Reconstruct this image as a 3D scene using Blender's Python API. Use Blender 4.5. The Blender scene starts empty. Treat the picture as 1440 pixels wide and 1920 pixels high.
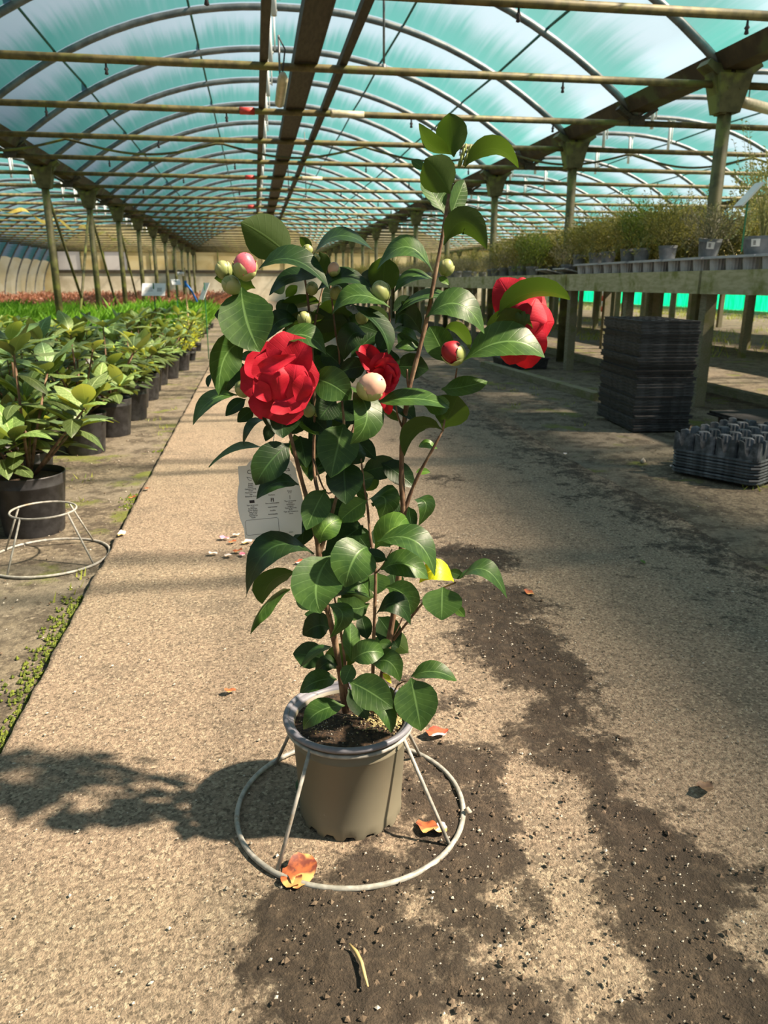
import bpy, math, random
import numpy as np
from mathutils import Vector, Matrix, noise
random.seed(7); rng = np.random.default_rng(7)
S = bpy.context.scene
COL = S.collection
# ------------------------------------------------------------------ camera
PITCH = math.radians(16.63); YAW = math.radians(9.18); CAM_H = 0.9; FPX = 1440.0
cam_d = bpy.data.cameras.new('camera'); cam = bpy.data.objects.new('camera', cam_d); COL.objects.link(cam)
cam.location = (0, 0, CAM_H); cam.rotation_euler = (math.pi/2-PITCH, 0, -YAW)
cam_d.sensor_width = 36; cam_d.lens = 27; cam_d.clip_start = 0.05; cam_d.clip_end = 400
cam_d.dof.use_dof = True; cam_d.dof.focus_distance = 1.32; cam_d.dof.aperture_fstop = 9.0
S.camera = cam
# ------------------------------------------------------------------ sky, sun, exposure
SUN_DIR = Vector((0.90, -0.31, 1.0)).normalized()
w = bpy.data.worlds.new('sky'); S.world = w; w.use_nodes = True
nt = w.node_tree; nt.nodes.clear()
def wn(t, **k):
    n = nt.nodes.new(t)
    for a, b in k.items(): setattr(n, a, b)
    return n
tc = wn('ShaderNodeTexCoord'); sx = wn('ShaderNodeSeparateXYZ'); nt.links.new(tc.outputs['Generated'], sx.inputs[0])
rmp = wn('ShaderNodeValToRGB'); nt.links.new(sx.outputs['Z'], rmp.inputs[0])
e = rmp.color_ramp.elements
e[0].position = 0.0; e[0].color = (0.55, 0.60, 0.58, 1); e[1].position = 1.0; e[1].color = (0.22, 0.45, 0.85, 1)
x = e.new(0.06); x.color = (0.80, 0.86, 0.92, 1); x = e.new(0.35); x.color = (0.42, 0.63, 0.92, 1)
nz = wn('ShaderNodeTexNoise'); nz.inputs['Scale'].default_value = 2.2; nz.inputs['Detail'].default_value = 5
nt.links.new(tc.outputs['Generated'], nz.inputs['Vector'])
cr = wn('ShaderNodeValToRGB'); cr.color_ramp.elements[0].position = 0.42; cr.color_ramp.elements[1].position = 0.62
nt.links.new(nz.outputs['Fac'], cr.inputs[0])
mx = wn('ShaderNodeMix', data_type='RGBA'); nt.links.new(cr.outputs[0], mx.inputs[0]); nt.links.new(rmp.outputs[0], mx.inputs[6]); mx.inputs[7].default_value = (0.92, 0.95, 0.98, 1)
bg = wn('ShaderNodeBackground'); bg.inputs['Strength'].default_value = 0.5
nt.links.new(mx.outputs[2], bg.inputs['Color'])
out = wn('ShaderNodeOutputWorld'); nt.links.new(bg.outputs[0], out.inputs[0])
sun_d = bpy.data.lights.new('sun', 'SUN'); sun = bpy.data.objects.new('sun', sun_d); COL.objects.link(sun)
sun_d.energy = 17.5; sun_d.angle = math.radians(2.0); sun_d.color = (1.0, 0.81, 0.63)
sun.rotation_euler = SUN_DIR.to_track_quat('Z', 'Y').to_euler(); sun.location = (8, 0, 12)
vs = S.view_settings; vs.view_transform = 'Standard'; vs.look = 'None'; vs.gamma = 1; vs.use_curve_mapping = False
vs.exposure = 0.0
S.cycles.use_denoising = True
S.cycles.max_bounces = 8; S.cycles.transparent_max_bounces = 16; S.cycles.diffuse_bounces = 2
S.cycles.glossy_bounces = 2; S.cycles.transmission_bounces = 4
S.cycles.sample_clamp_indirect = 6.0; S.cycles.caustics_reflective = False; S.cycles.caustics_refractive = False
# ------------------------------------------------------------------ pixel rays -> points (design only)
fh = Vector((math.sin(YAW), math.cos(YAW), 0)); RT = Vector((math.cos(YAW), -math.sin(YAW), 0)); UZ = Vector((0, 0, 1))
fw = fh*math.cos(PITCH)-UZ*math.sin(PITCH); upv = fh*math.sin(PITCH)+UZ*math.cos(PITCH); CAMP = Vector((0, 0, CAM_H))
def ray(px, py): return fw*FPX+RT*(px-720)+upv*(960-py)
def on_z(px, py, z=0.0):
    d = ray(px, py); return CAMP+d*((z-CAM_H)/d.z)
PLANT_D = 1.165
def on_plant(px, py, off=0.0):          # point on the upright plane through the plant's axis, moved off metres away from the camera
    d = ray(px, py); return CAMP+d*((PLANT_D+off)/d.dot(fh))
# ------------------------------------------------------------------ helpers
def link(o, parent=None):
    COL.objects.link(o)
    if parent is not None: o.parent = parent
    return o
def tag(o, label=None, cat=None, group=None, kind=None):
    if label: o['label'] = label
    if cat: o['category'] = cat
    if group: o['group'] = group
    if kind: o['kind'] = kind
    return o
def empty(name, loc, label=None, cat=None, group=None, rz=0):
    o = bpy.data.objects.new(name, None); COL.objects.link(o); o.location = loc; o.rotation_euler = (0, 0, rz); o.empty_display_size = 0.05
    return tag(o, label, cat, group)
class MB:
    def __init__(s): s.v = []; s.f = []; s.uv = None
    def add(s, vs, fs):
        b = len(s.v); s.v += [tuple(p) for p in vs]; s.f += [tuple(i+b for i in f) for f in fs]; return s
    def box(s, c, d, M=None, taper=1.0):
        x, y, z = d[0]/2, d[1]/2, d[2]/2; P = []
        for k in (-1, 1):
            t = taper if k > 0 else 1.0
            for a, b in ((-1, -1), (1, -1), (1, 1), (-1, 1)): P.append(Vector((a*x*t, b*y*t, k*z)))
        P = [(M @ p if M else p)+Vector(c) for p in P]
        return s.add(P, [(3, 2, 1, 0), (4, 5, 6, 7), (0, 1, 5, 4), (1, 2, 6, 5), (2, 3, 7, 6), (3, 0, 4, 7)])
    def tube(s, pts, r, n=8, cap=True, closed=False):
        pts = [Vector(p) for p in pts]; m = len(pts)
        rr = r if isinstance(r, (list, tuple)) else [r]*m
        V = []; prev = None
        for i in range(m):
            if closed: t = (pts[(i+1) % m]-pts[i-1])
            else: t = pts[min(i+1, m-1)]-pts[max(i-1, 0)]
            t.normalize()
            if prev is None:
                a = Vector((0, 0, 1)) if abs(t.z) < 0.9 else Vector((1, 0, 0)); u = t.cross(a).normalized()
            else:
                u = (prev-t*prev.dot(t)).normalized()
            prev = u; v = t.cross(u)
            for k in range(n):
                q = 2*math.pi*k/n; V.append(pts[i]+(u*math.cos(q)+v*math.sin(q))*rr[i])
        Fc = []
        for i in range(m if closed else m-1):
            j = (i+1) % m
            for k in range(n): Fc.append((i*n+k, i*n+(k+1) % n, j*n+(k+1) % n, j*n+k))
        if cap and not closed: Fc += [tuple(range(n))[::-1], tuple((m-1)*n+k for k in range(n))]
        return s.add(V, Fc)
    def lathe(s, prof, n=24, c=(0, 0, 0), capb=True, capt=False):
        V = []; Fc = []
        for r, z in prof:
            for k in range(n):
                q = 2*math.pi*k/n; V.append((c[0]+r*math.cos(q), c[1]+r*math.sin(q), c[2]+z))
        for i in range(len(prof)-1):
            for k in range(n): Fc.append((i*n+k, i*n+(k+1) % n, (i+1)*n+(k+1) % n, (i+1)*n+k))
        if capb: Fc.append(tuple(range(n))[::-1])
        if capt: Fc.append(tuple((len(prof)-1)*n+k for k in range(n)))
        return s.add(V, Fc)
    def mesh(s, name, mat=None, smooth=True):
        me = bpy.data.meshes.new(name); me.from_pydata(s.v, [], s.f)
        if smooth: me.polygons.foreach_set('use_smooth', [True]*len(me.polygons))
        if mat: me.materials.append(mat)
        if s.uv is not None:
            ul = me.uv_layers.new(name='UVMap'); ul.data.foreach_set('uv', [c for p in me.polygons for vi in p.vertices for c in s.uv[vi]])
        me.update(); return me
    def build(s, name, mat=None, parent=None, smooth=True, origin=None):
        if origin is not None:
            o0 = Vector(origin); s.v = [tuple(Vector(p)-o0) for p in s.v]
        o = link(bpy.data.objects.new(name, s.mesh(name, mat, smooth)), parent)
        if origin is not None: o.location = origin
        return o
def inst(name, me, parent=None, M=None):
    o = bpy.data.objects.new(name, me); COL.objects.link(o)
    if parent is not None: o.parent = parent
    if M is not None: o.matrix_local = M
    return o
def clone(root, loc, rz=0, sc=1.0, label=None, group=None):
    r = root.copy(); COL.objects.link(r); r.location = loc; r.rotation_euler = (0, 0, rz); r.scale = (sc,)*3
    if label: r['label'] = label
    if group: r['group'] = group
    for c in KIDS[root.name]:
        k = c.copy(); COL.objects.link(k); k.parent = r
        for g in KIDS.get(c.name, ()):
            q = g.copy(); COL.objects.link(q); q.parent = k
    return r
KIDS = {}
def note_kids(root):
    KIDS[root.name] = list(root.children)
    for c in root.children:
        if len(c.children): KIDS[c.name] = list(c.children)
# ------------------------------------------------------------------ materials
def new_mat(name):
    m = bpy.data.materials.new(name); m.use_nodes = True; return m, m.node_tree, m.node_tree.nodes['Principled BSDF']
def nd(t, typ, **k):
    n = t.nodes.new(typ)
    for a, b in k.items(): setattr(n, a, b)
    return n
def mixc(t, fac, a, b, blend='MIX'):
    n = nd(t, 'ShaderNodeMix', data_type='RGBA', blend_type=blend)
    for sock, v in ((0, fac), (6, a), (7, b)):
        if isinstance(v, bpy.types.NodeSocket): t.links.new(v, n.inputs[sock])
        elif sock == 0: n.inputs[0].default_value = v
        else: n.inputs[sock].default_value = (*v[:3], 1)
    return n.outputs[2]
def noise_n(t, scale, detail=4, vec=None, rough=0.55, stretch=None):
    n = nd(t, 'ShaderNodeTexNoise'); n.inputs['Scale'].default_value = scale; n.inputs['Detail'].default_value = detail; n.inputs['Roughness'].default_value = rough
    if vec is None:
        vec = nd(t, 'ShaderNodeTexCoord').outputs['Object']
    if stretch:
        mp = nd(t, 'ShaderNodeMapping'); mp.inputs['Scale'].default_value = stretch; t.links.new(vec, mp.inputs[0]); vec = mp.outputs[0]
    t.links.new(vec, n.inputs['Vector']); return n.outputs['Fac']
def ramp(t, fac, lo, hi, a=0.0, b=1.0):
    n = nd(t, 'ShaderNodeMapRange'); n.interpolation_type = 'SMOOTHSTEP'
    t.links.new(fac, n.inputs[0]); n.inputs[1].default_value = lo; n.inputs[2].default_value = hi; n.inputs[3].default_value = a; n.inputs[4].default_value = b
    return n.outputs[0]
def mth(t, op, a, b=0.0):
    n = nd(t, 'ShaderNodeMath', operation=op)
    for i, v in enumerate((a, b)):
        if isinstance(v, bpy.types.NodeSocket): t.links.new(v, n.inputs[i])
        else: n.inputs[i].default_value = v
    return n.outputs[0]
def bump(t, bs, h, st=0.4, dist=0.01):
    b = nd(t, 'ShaderNodeBump'); b.inputs['Strength'].default_value = st; b.inputs['Distance'].default_value = dist
    t.links.new(h, b.inputs['Height']); t.links.new(b.outputs[0], bs.inputs['Normal'])
def rough_mat(name, c1, c2, scale=20, rough=0.7, lo=0.35, hi=0.65, metal=0.0, bmp=0.0, detail=5, stretch=None, c3=None, s3=4, lo3=0.5, hi3=0.65):
    m, t, b = new_mat(name)
    n = noise_n(t, scale, detail, stretch=stretch)
    c = mixc(t, ramp(t, n, lo, hi), c1, c2)
    if c3: c = mixc(t, ramp(t, noise_n(t, s3, 4), lo3, hi3), c, c3)
    t.links.new(c, b.inputs['Base Color']); b.inputs['Roughness'].default_value = rough; b.inputs['Metallic'].default_value = metal
    if bmp: bump(t, b, n, bmp, 0.005)
    return m
M = {}
M['steel'] = rough_mat('galvanised_steel', (0.12, 0.135, 0.15), (0.22, 0.235, 0.245), 9, 0.5, metal=0.3)
M['oldpipe'] = rough_mat('mossy_pipe', (0.085, 0.072, 0.028), (0.19, 0.155, 0.06), 14, 0.6, c3=(0.16, 0.17, 0.04), s3=5)
M['post'] = rough_mat('mossy_post', (0.06, 0.06, 0.02), (0.12, 0.115, 0.045), 10, 0.65, c3=(0.17, 0.20, 0.04), s3=4)
M['darkbeam'] = rough_mat('dark_beam', (0.03, 0.024, 0.014), (0.06, 0.05, 0.03), 8, 0.7, stretch=(6, 1, 6))
M['gutter'] = rough_mat('gutter_board', (0.045, 0.028, 0.013), (0.085, 0.056, 0.026), 6, 0.75, c3=(0.08, 0.09, 0.03), s3=3)
M['purlin'] = rough_mat('green_cord', (0.01, 0.10, 0.085), (0.02, 0.14, 0.11), 6, 0.6)
M['white'] = rough_mat('white_plastic', (0.72, 0.74, 0.74), (0.82, 0.82, 0.80), 12, 0.45)
M['wire'] = rough_mat('coated_wire', (0.24, 0.24, 0.21), (0.40, 0.39, 0.35), 60, 0.5, c3=(0.25, 0.2, 0.13), s3=25, lo3=0.62, hi3=0.72)
M['blackpot'] = rough_mat('black_plastic_pot', (0.012, 0.012, 0.013), (0.03, 0.03, 0.032), 30, 0.45)
M['greypot'] = rough_mat('grey_plastic', (0.12, 0.14, 0.16), (0.19, 0.21, 0.23), 15, 0.55)
M['greytray'] = rough_mat('light_grey_tray', (0.40, 0.41, 0.45), (0.52, 0.53, 0.57), 12, 0.5)
M['blacktray'] = rough_mat('dusty_black_tray', (0.018, 0.019, 0.021), (0.06, 0.062, 0.066), 25, 0.7, stretch=(1, 1, 3))
def vary(m, lo, hi):
    t = m.node_tree; b = t.nodes['Principled BSDF']; l = b.inputs['Base Color'].links[0].from_socket; oi = nd(t, 'ShaderNodeObjectInfo')
    k = ramp(t, oi.outputs['Random'], 0, 1, lo, hi); g = nd(t, 'ShaderNodeCombineColor')
    for i in range(3): t.links.new(k, g.inputs[i])
    t.links.new(mixc(t, 1.0, l, g.outputs[0], 'MULTIPLY'), b.inputs['Base Color'])
vary(M['blacktray'], 0.25, 1.35)
M['shuttle'] = rough_mat('dusty_shuttle_tray', (0.035, 0.045, 0.055), (0.17, 0.19, 0.22), 22, 0.6, 0.4, 0.75)
M['wood'] = rough_mat('mossy_wood', (0.17, 0.16, 0.10), (0.27, 0.25, 0.17), 18, 0.85, stretch=(8, 1, 8), bmp=0.3, c3=(0.15, 0.16, 0.05), s3=5, lo3=0.48, hi3=0.7)
M['woodboard'] = rough_mat('bench_board', (0.40, 0.385, 0.22), (0.54, 0.52, 0.34), 9, 0.85, stretch=(4, 1, 4), bmp=0.2, c3=(0.24, 0.26, 0.08), s3=6, lo3=0.5, hi3=0.7)
M['soil'] = rough_mat('potting_soil', (0.012, 0.008, 0.005), (0.07, 0.042, 0.022), 160, 0.95, bmp=0.8)
M['moss'] = rough_mat('dry_moss', (0.22, 0.17, 0.07), (0.52, 0.45, 0.22), 190, 0.95, bmp=0.9)
M['bark'] = rough_mat('brown_bark', (0.10, 0.055, 0.032), (0.20, 0.12, 0.07), 120, 0.75, stretch=(1, 1, 0.3), bmp=0.4, c3=(0.26, 0.18, 0.11), s3=30)
M['pot'] = rough_mat('taupe_pot', (0.155, 0.143, 0.10), (0.18, 0.168, 0.12), 6, 0.5, c3=(0.36, 0.36, 0.34), s3=22, lo3=0.70, hi3=0.78)
M['rim'] = rough_mat('grey_pot_rim', (0.15, 0.155, 0.185), (0.22, 0.225, 0.255), 25, 0.45, c3=(0.3, 0.28, 0.24), s3=30, lo3=0.66, hi3=0.75)
M['greenstick'] = rough_mat('green_stake', (0.01, 0.13, 0.05), (0.015, 0.18, 0.07), 10, 0.4)
M['ink'] = rough_mat('black_ink', (0.03, 0.025, 0.03), (0.05, 0.045, 0.05), 10, 0.8)
M['greyink'] = rough_mat('grey_ink', (0.36, 0.38, 0.38), (0.42, 0.44, 0.44), 10, 0.8)
M['lamp'] = rough_mat('lamp_housing', (0.42, 0.38, 0.26), (0.55, 0.50, 0.36), 20, 0.4)
M['yellow'] = rough_mat('yellow_tape', (0.75, 0.58, 0.10), (0.85, 0.70, 0.2), 12, 0.4)
M['bluetape'] = rough_mat('blue_tape', (0.01, 0.12, 0.45), (0.02, 0.2, 0.6), 12, 0.4)
M['redpaint'] = rough_mat('red_paint', (0.5, 0.04, 0.03), (0.65, 0.09, 0.06), 12, 0.5)
M['cane'] = rough_mat('bamboo_cane', (0.45, 0.33, 0.14), (0.58, 0.45, 0.22), 20, 0.6)
M['pebble'] = rough_mat('pebble_stone', (0.26, 0.23, 0.18), (0.58, 0.53, 0.44), 40, 0.85)
M['clod'] = rough_mat('soil_clod', (0.09, 0.065, 0.042), (0.17, 0.125, 0.085), 90, 0.95, bmp=0.6)
def leaf_mat(name, top, top2, under, vein=0.5, rough=0.32, transl=0.22, transc=(0.20, 0.34, 0.03), two_vein=True):
    m, t, b = new_mat(name)
    tcn = nd(t, 'ShaderNodeUVMap'); sp = nd(t, 'ShaderNodeSeparateXYZ'); t.links.new(tcn.outputs[0], sp.inputs[0])
    av = mth(t, 'ABSOLUTE', sp.outputs['Y'])
    mid = ramp(t, av, 0.015, 0.07, 1, 0)
    # side veins: u - 0.35|v| saw
    q = mth(t, 'FRACT', mth(t, 'MULTIPLY', mth(t, 'SUBTRACT', sp.outputs['X'], mth(t, 'MULTIPLY', mth(t, 'POWER', av, 0.8), 0.20)), 9.0))
    sv = ramp(t, mth(t, 'ABSOLUTE', mth(t, 'SUBTRACT', q, 0.5)), 0.0, 0.09, 0.35, 0)
    veins = mth(t, 'MAXIMUM', mid, sv)
    oi = nd(t, 'ShaderNodeObjectInfo')
    n = noise_n(t, 45, 4)
    c = mixc(t, ramp(t, n, 0.35, 0.68), top, top2)
    c = mixc(t, mth(t, 'MULTIPLY', veins, vein), c, tuple(min(1, a*2.6+0.05) for a in top2))
    geo = nd(t, 'ShaderNodeNewGeometry')
    cu = mixc(t, mth(t, 'MULTIPLY', mid, 0.5), under, tuple(a*1.7 for a in under))
    c = mixc(t, geo.outputs['Backfacing'], c, cu)
    c = mixc(t, 1.0, c, oi.outputs['Color'], 'MULTIPLY')
    t.links.new(c, b.inputs['Base Color'])
    r = nd(t, 'ShaderNodeMapRange'); t.links.new(geo.outputs['Backfacing'], r.inputs[0]); r.inputs[3].default_value = rough; r.inputs[4].default_value = 0.6
    t.links.new(r.outputs[0], b.inputs['Roughness'])
    b.inputs['Specular IOR Level'].default_value = 0.36
    bump(t, b, mth(t, 'ADD', mth(t, 'MULTIPLY', veins, -0.6), n), 0.25, 0.002)
    tr = nd(t, 'ShaderNodeBsdfTranslucent')
    t.links.new(mixc(t, 1.0, transc, oi.outputs['Color'], 'MULTIPLY'), tr.inputs[0])
    ms = nd(t, 'ShaderNodeMixShader'); ms.inputs[0].default_value = transl
    o = t.nodes['Material Output']; t.links.new(b.outputs[0], ms.inputs[1]); t.links.new(tr.outputs[0], ms.inputs[2]); t.links.new(ms.outputs[0], o.inputs[0])
    return m
M['leaf'] = leaf_mat('camellia_leaf', (0.017, 0.050, 0.011), (0.036, 0.085, 0.018), (0.034, 0.066, 0.012), rough=0.42, transl=0.16, transc=(0.13, 0.26, 0.02))
M['rholeaf'] = leaf_mat('rhododendron_leaf', (0.075, 0.135, 0.038), (0.17, 0.24, 0.085), (0.18, 0.22, 0.08), vein=0.7, rough=0.38, transl=0.25, transc=(0.36, 0.42, 0.05))
M['petal'] = leaf_mat('red_petal', (0.36, 0.002, 0.014), (0.50, 0.008, 0.032), (0.38, 0.003, 0.012), vein=0.0, rough=0.62, transl=0.12, transc=(0.7, 0.004, 0.012))
def foliage_mat(name, a, b2, transc, transl=0.3):
    m, t, b = new_mat(name); n = noise_n(t, 30, 3)
    g = nd(t, 'ShaderNodeNewGeometry')
    c = mixc(t, ramp(t, g.outputs['Random Per Island'], 0, 1), a, b2); c = mixc(t, ramp(t, n, 0.4, 0.7, 0, 0.4), c, tuple(min(1, x*1.5) for x in b2))
    t.links.new(c, b.inputs['Base Color']); b.inputs['Roughness'].default_value = 0.5
    tr = nd(t, 'ShaderNodeBsdfTranslucent'); tr.inputs[0].default_value = (*transc, 1)
    ms = nd(t, 'ShaderNodeMixShader'); ms.inputs[0].default_value = transl
    t.links.new(b.outputs[0], ms.inputs[1]); t.links.new(tr.outputs[0], ms.inputs[2]); t.links.new(ms.outputs[0], t.nodes['Material Output'].inputs[0])
    return m
M['fol_olive'] = foliage_mat('olive_foliage', (0.075, 0.085, 0.03), (0.36, 0.34, 0.14), (0.45, 0.44, 0.09), .33)
M['fol_green'] = foliage_mat('green_foliage', (0.07, 0.105, 0.033), (0.28, 0.33, 0.11), (0.3, 0.42, 0.05), .3)
M['fol_grey'] = foliage_mat('heather_foliage', (0.09, 0.09, 0.055), (0.22, 0.21, 0.14), (0.3, 0.3, 0.12))
M['fol_varieg'] = foliage_mat('variegated_foliage', (0.16, 0.20, 0.05), (0.60, 0.56, 0.26), (0.6, 0.6, 0.2))
M['fol_bright'] = foliage_mat('bright_grass', (0.09, 0.24, 0.02), (0.20, 0.40, 0.035), (0.35, 0.7, 0.04))
M['fol_yellow'] = foliage_mat('yellow_green_foliage', (0.30, 0.42, 0.03), (0.60, 0.62, 0.06), (0.8, 0.8, 0.06))
M['fol_weed'] = foliage_mat('weed_foliage', (0.10, 0.15, 0.02), (0.34, 0.36, 0.06), (0.5, 0.55, 0.05))
M['fol_red'] = foliage_mat('red_brown_foliage', (0.15, 0.055, 0.032), (0.36, 0.17, 0.10), (0.5, 0.2, 0.1))
def film_mat():
    m, t, b = new_mat('roof_film'); t.nodes.remove(b)
    tcn = nd(t, 'ShaderNodeUVMap'); sp = nd(t, 'ShaderNodeSeparateXYZ'); t.links.new(tcn.outputs[0], sp.inputs[0])
    fr = mth(t, 'FRACT', sp.outputs['Y'])                          # 0 at one arch, 1 at the next: the teal deepens towards the far edge
    band = ramp(t, fr, 0.25, 0.98)
    st = noise_n(t, 1.0, 6, tcn.outputs[0], stretch=(20, 0.55, 1))     # streaks that run down the film
    cl = noise_n(t, 0.8, 3, tcn.outputs[0], stretch=(6, 1.1, 1))
    k = mth(t, 'ADD', mth(t, 'MULTIPLY', band, 0.95), mth(t, 'MULTIPLY', mth(t, 'SUBTRACT', st, 0.5), 0.9))
    k = mth(t, 'ADD', k, mth(t, 'MULTIPLY', mth(t, 'SUBTRACT', cl, 0.5), 0.7))
    k = ramp(t, k, 0.0, 1.0)
    tint = mixc(t, k, (0.20, 0.30, 0.39), (0.05, 0.205, 0.21))
    ttint = mixc(t, k, (0.93, 0.94, 0.94), (0.87, 0.91, 0.89))
    lw = nd(t, 'ShaderNodeLayerWeight'); lw.inputs[0].default_value = 0.5
    fac = ramp(t, lw.outputs['Facing'], 0.0, 0.75, 0.14, 0.86)
    at = nd(t, 'ShaderNodeAttribute', attribute_name='edge')        # diffusing strips along the valleys, added to keep sun off the path's right side
    fac = mth(t, 'MAXIMUM', fac, mth(t, 'MULTIPLY', at.outputs['Fac'], 0.96))
    tp = nd(t, 'ShaderNodeBsdfTransparent'); t.links.new(ttint, tp.inputs[0])
    tl = nd(t, 'ShaderNodeBsdfTranslucent'); t.links.new(tint, tl.inputs[0])
    df = nd(t, 'ShaderNodeBsdfDiffuse'); t.links.new(tint, df.inputs[0])
    m1 = nd(t, 'ShaderNodeMixShader'); m1.inputs[0].default_value = 0.25; t.links.new(tl.outputs[0], m1.inputs[1]); t.links.new(df.outputs[0], m1.inputs[2])
    m2 = nd(t, 'ShaderNodeMixShader'); t.links.new(fac, m2.inputs[0]); t.links.new(tp.outputs[0], m2.inputs[1]); t.links.new(m1.outputs[0], m2.inputs[2])
    t.links.new(m2.outputs[0], t.nodes['Material Output'].inputs[0]); return m
M['film'] = film_mat()
def sheet_mat(name, c1, c2, transl=0.6, scale=1.0, stretch=None, alpha=0.0):
    m, t, b = new_mat(name); t.nodes.remove(b)
    c = mixc(t, ramp(t, noise_n(t, scale, 5, stretch=stretch), 0.35, 0.65), c1, c2)
    tl = nd(t, 'ShaderNodeBsdfTranslucent'); t.links.new(c, tl.inputs[0]); df = nd(t, 'ShaderNodeBsdfDiffuse'); t.links.new(c, df.inputs[0])
    m1 = nd(t, 'ShaderNodeMixShader'); m1.inputs[0].default_value = 1-transl; t.links.new(tl.outputs[0], m1.inputs[1]); t.links.new(df.outputs[0], m1.inputs[2])
    t.links.new(m1.outputs[0], t.nodes['Material Output'].inputs[0]); return m
M['panel'] = sheet_mat('beige_panel', (0.80, 0.70, 0.42), (0.92, 0.85, 0.60), 0.7, 0.6, stretch=(1, 1, 3))
M['gable'] = sheet_mat('yellowed_film', (0.86, 0.74, 0.36), (0.95, 0.88, 0.62), 0.75, 0.5)
M['whitepanel'] = sheet_mat('white_panel', (0.92, 0.9, 0.88), (0.98, 0.96, 0.94), 0.75, 1)
M['lowwall'] = rough_mat('low_wall', (0.42, 0.38, 0.28), (0.62, 0.58, 0.46), 1.4, 0.9)
M['net'] = sheet_mat('green_netting', (0.0, 0.40, 0.19), (0.01, 0.72, 0.36), 0.7, 3, stretch=(1, 5, 0.6))
# ground
def ground_mats():
    m, t, b = new_mat('concrete_with_soil')
    at = nd(t, 'ShaderNodeAttribute', attribute_name='soil')
    n1 = noise_n(t, 90, 6, rough=0.7); n2 = noise_n(t, 7, 4); n3 = noise_n(t, 300, 3); n4 = noise_n(t, 28, 5, rough=0.7)
    c = mixc(t, ramp(t, n1, 0.36, 0.64), (0.15, 0.110, 0.074), (0.42, 0.322, 0.225))
    c = mixc(t, ramp(t, noise_n(t, 210, 4, rough=0.7), 0.4, 0.62, 0, 0.55), c, (0.40, 0.32, 0.22))
    c = mixc(t, ramp(t, n2, 0.45, 0.75, 0, 0.45), c, (0.22, 0.18, 0.125))
    c = mixc(t, ramp(t, n4, 0.55, 0.72, 0, 0.8), c, (0.12, 0.098, 0.07))
    c = mixc(t, ramp(t, noise_n(t, 3.2, 6, rough=0.72), 0.50, 0.68, 0, 0.6), c, (0.15, 0.125, 0.09))
    v2 = nd(t, 'ShaderNodeTexVoronoi'); v2.inputs['Scale'].default_value = 190; t.links.new(nd(t, 'ShaderNodeTexCoord').outputs['Object'], v2.inputs['Vector'])
    sv = nd(t, 'ShaderNodeSeparateColor'); t.links.new(v2.outputs['Color'], sv.inputs[0])
    c = mixc(t, ramp(t, sv.outputs[0], 0.0, 0.25, 0.75, 0), c, (0.09, 0.07, 0.045)); c = mixc(t, ramp(t, sv.outputs[1], 0.72, 1.0, 0, 0.7), c, (0.56, 0.46, 0.32))
    vo = nd(t, 'ShaderNodeTexVoronoi'); vo.inputs['Scale'].default_value = 75; t.links.new(nd(t, 'ShaderNodeTexCoord').outputs['Object'], vo.inputs['Vector'])
    c = mixc(t, ramp(t, vo.outputs['Distance'], 0.10, 0.2, 0.5, 0), c, (0.55, 0.48, 0.36))
    s = mth(t, 'ADD', at.outputs['Fac'], mth(t, 'MULTIPLY', mth(t, 'SUBTRACT', noise_n(t, 24, 8, rough=0.8), 0.5), 1.7))
    s = ramp(t, mth(t, 'ADD', s, mth(t, 'MULTIPLY', mth(t, 'SUBTRACT', noise_n(t, 9, 5, rough=0.7), 0.5), 0.7)), 0.34, 0.66)
    sc = mixc(t, ramp(t, n1, 0.3, 0.7), (0.040, 0.029, 0.018), (0.12, 0.088, 0.058)); sc = mixc(t, ramp(t, n4, 0.42, 0.62, 0.75, 0), sc, (0.040, 0.029, 0.019))
    c = mixc(t, s, c, sc)
    t.links.new(c, b.inputs['Base Color']); b.inputs['Roughness'].default_value = 0.92
    h = mth(t, 'ADD', mth(t, 'MULTIPLY', n1, 1.0), mth(t, 'ADD', mth(t, 'MULTIPLY', n3, 0.4), mth(t, 'MULTIPLY', s, 0.7)))
    bump(t, b, h, 1.0, 0.010); M['path'] = m
    m, t, b = new_mat('mossy_earth')
    n1 = noise_n(t, 60, 6, rough=0.7); n2 = noise_n(t, 2.6, 5, rough=0.65); n3 = noise_n(t, 1.1, 4); n4 = noise_n(t, 9, 5, rough=0.7)
    c = mixc(t, ramp(t, n1, 0.3, 0.7), (0.06, 0.047, 0.032), (0.23, 0.195, 0.13))
    c = mixc(t, ramp(t, n3, 0.42, 0.6, 0, 0.75), c, (0.20, 0.175, 0.13))
    c = mixc(t, ramp(t, n4, 0.46, 0.60, 0, 0.8), c, (0.055, 0.043, 0.028))
    c = mixc(t, ramp(t, noise_n(t, 34, 5, rough=0.7), 0.56, 0.66, 0, 0.7), c, (0.30, 0.26, 0.19))
    c = mixc(t, ramp(t, n2, 0.56, 0.66, 0, 0.85), c, (0.13, 0.155, 0.02))
    t.links.new(c, b.inputs['Base Color']); b.inputs['Roughness'].default_value = 0.95
    bump(t, b, mth(t, 'ADD', n1, n4), 0.8, 0.012); M['earth'] = m
ground_mats()

# ================================================================== SETTING
GZ = -0.025
def fbm(x, y, sc, oc=4, seed=0.0):
    v = 0.0; a = 1.0; tot = 0
    for k in range(oc):
        v += a*noise.noise((x*sc+seed, y*sc-seed, seed*1.7)); tot += a; a *= 0.55; sc *= 2.1
    return v/tot
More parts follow.
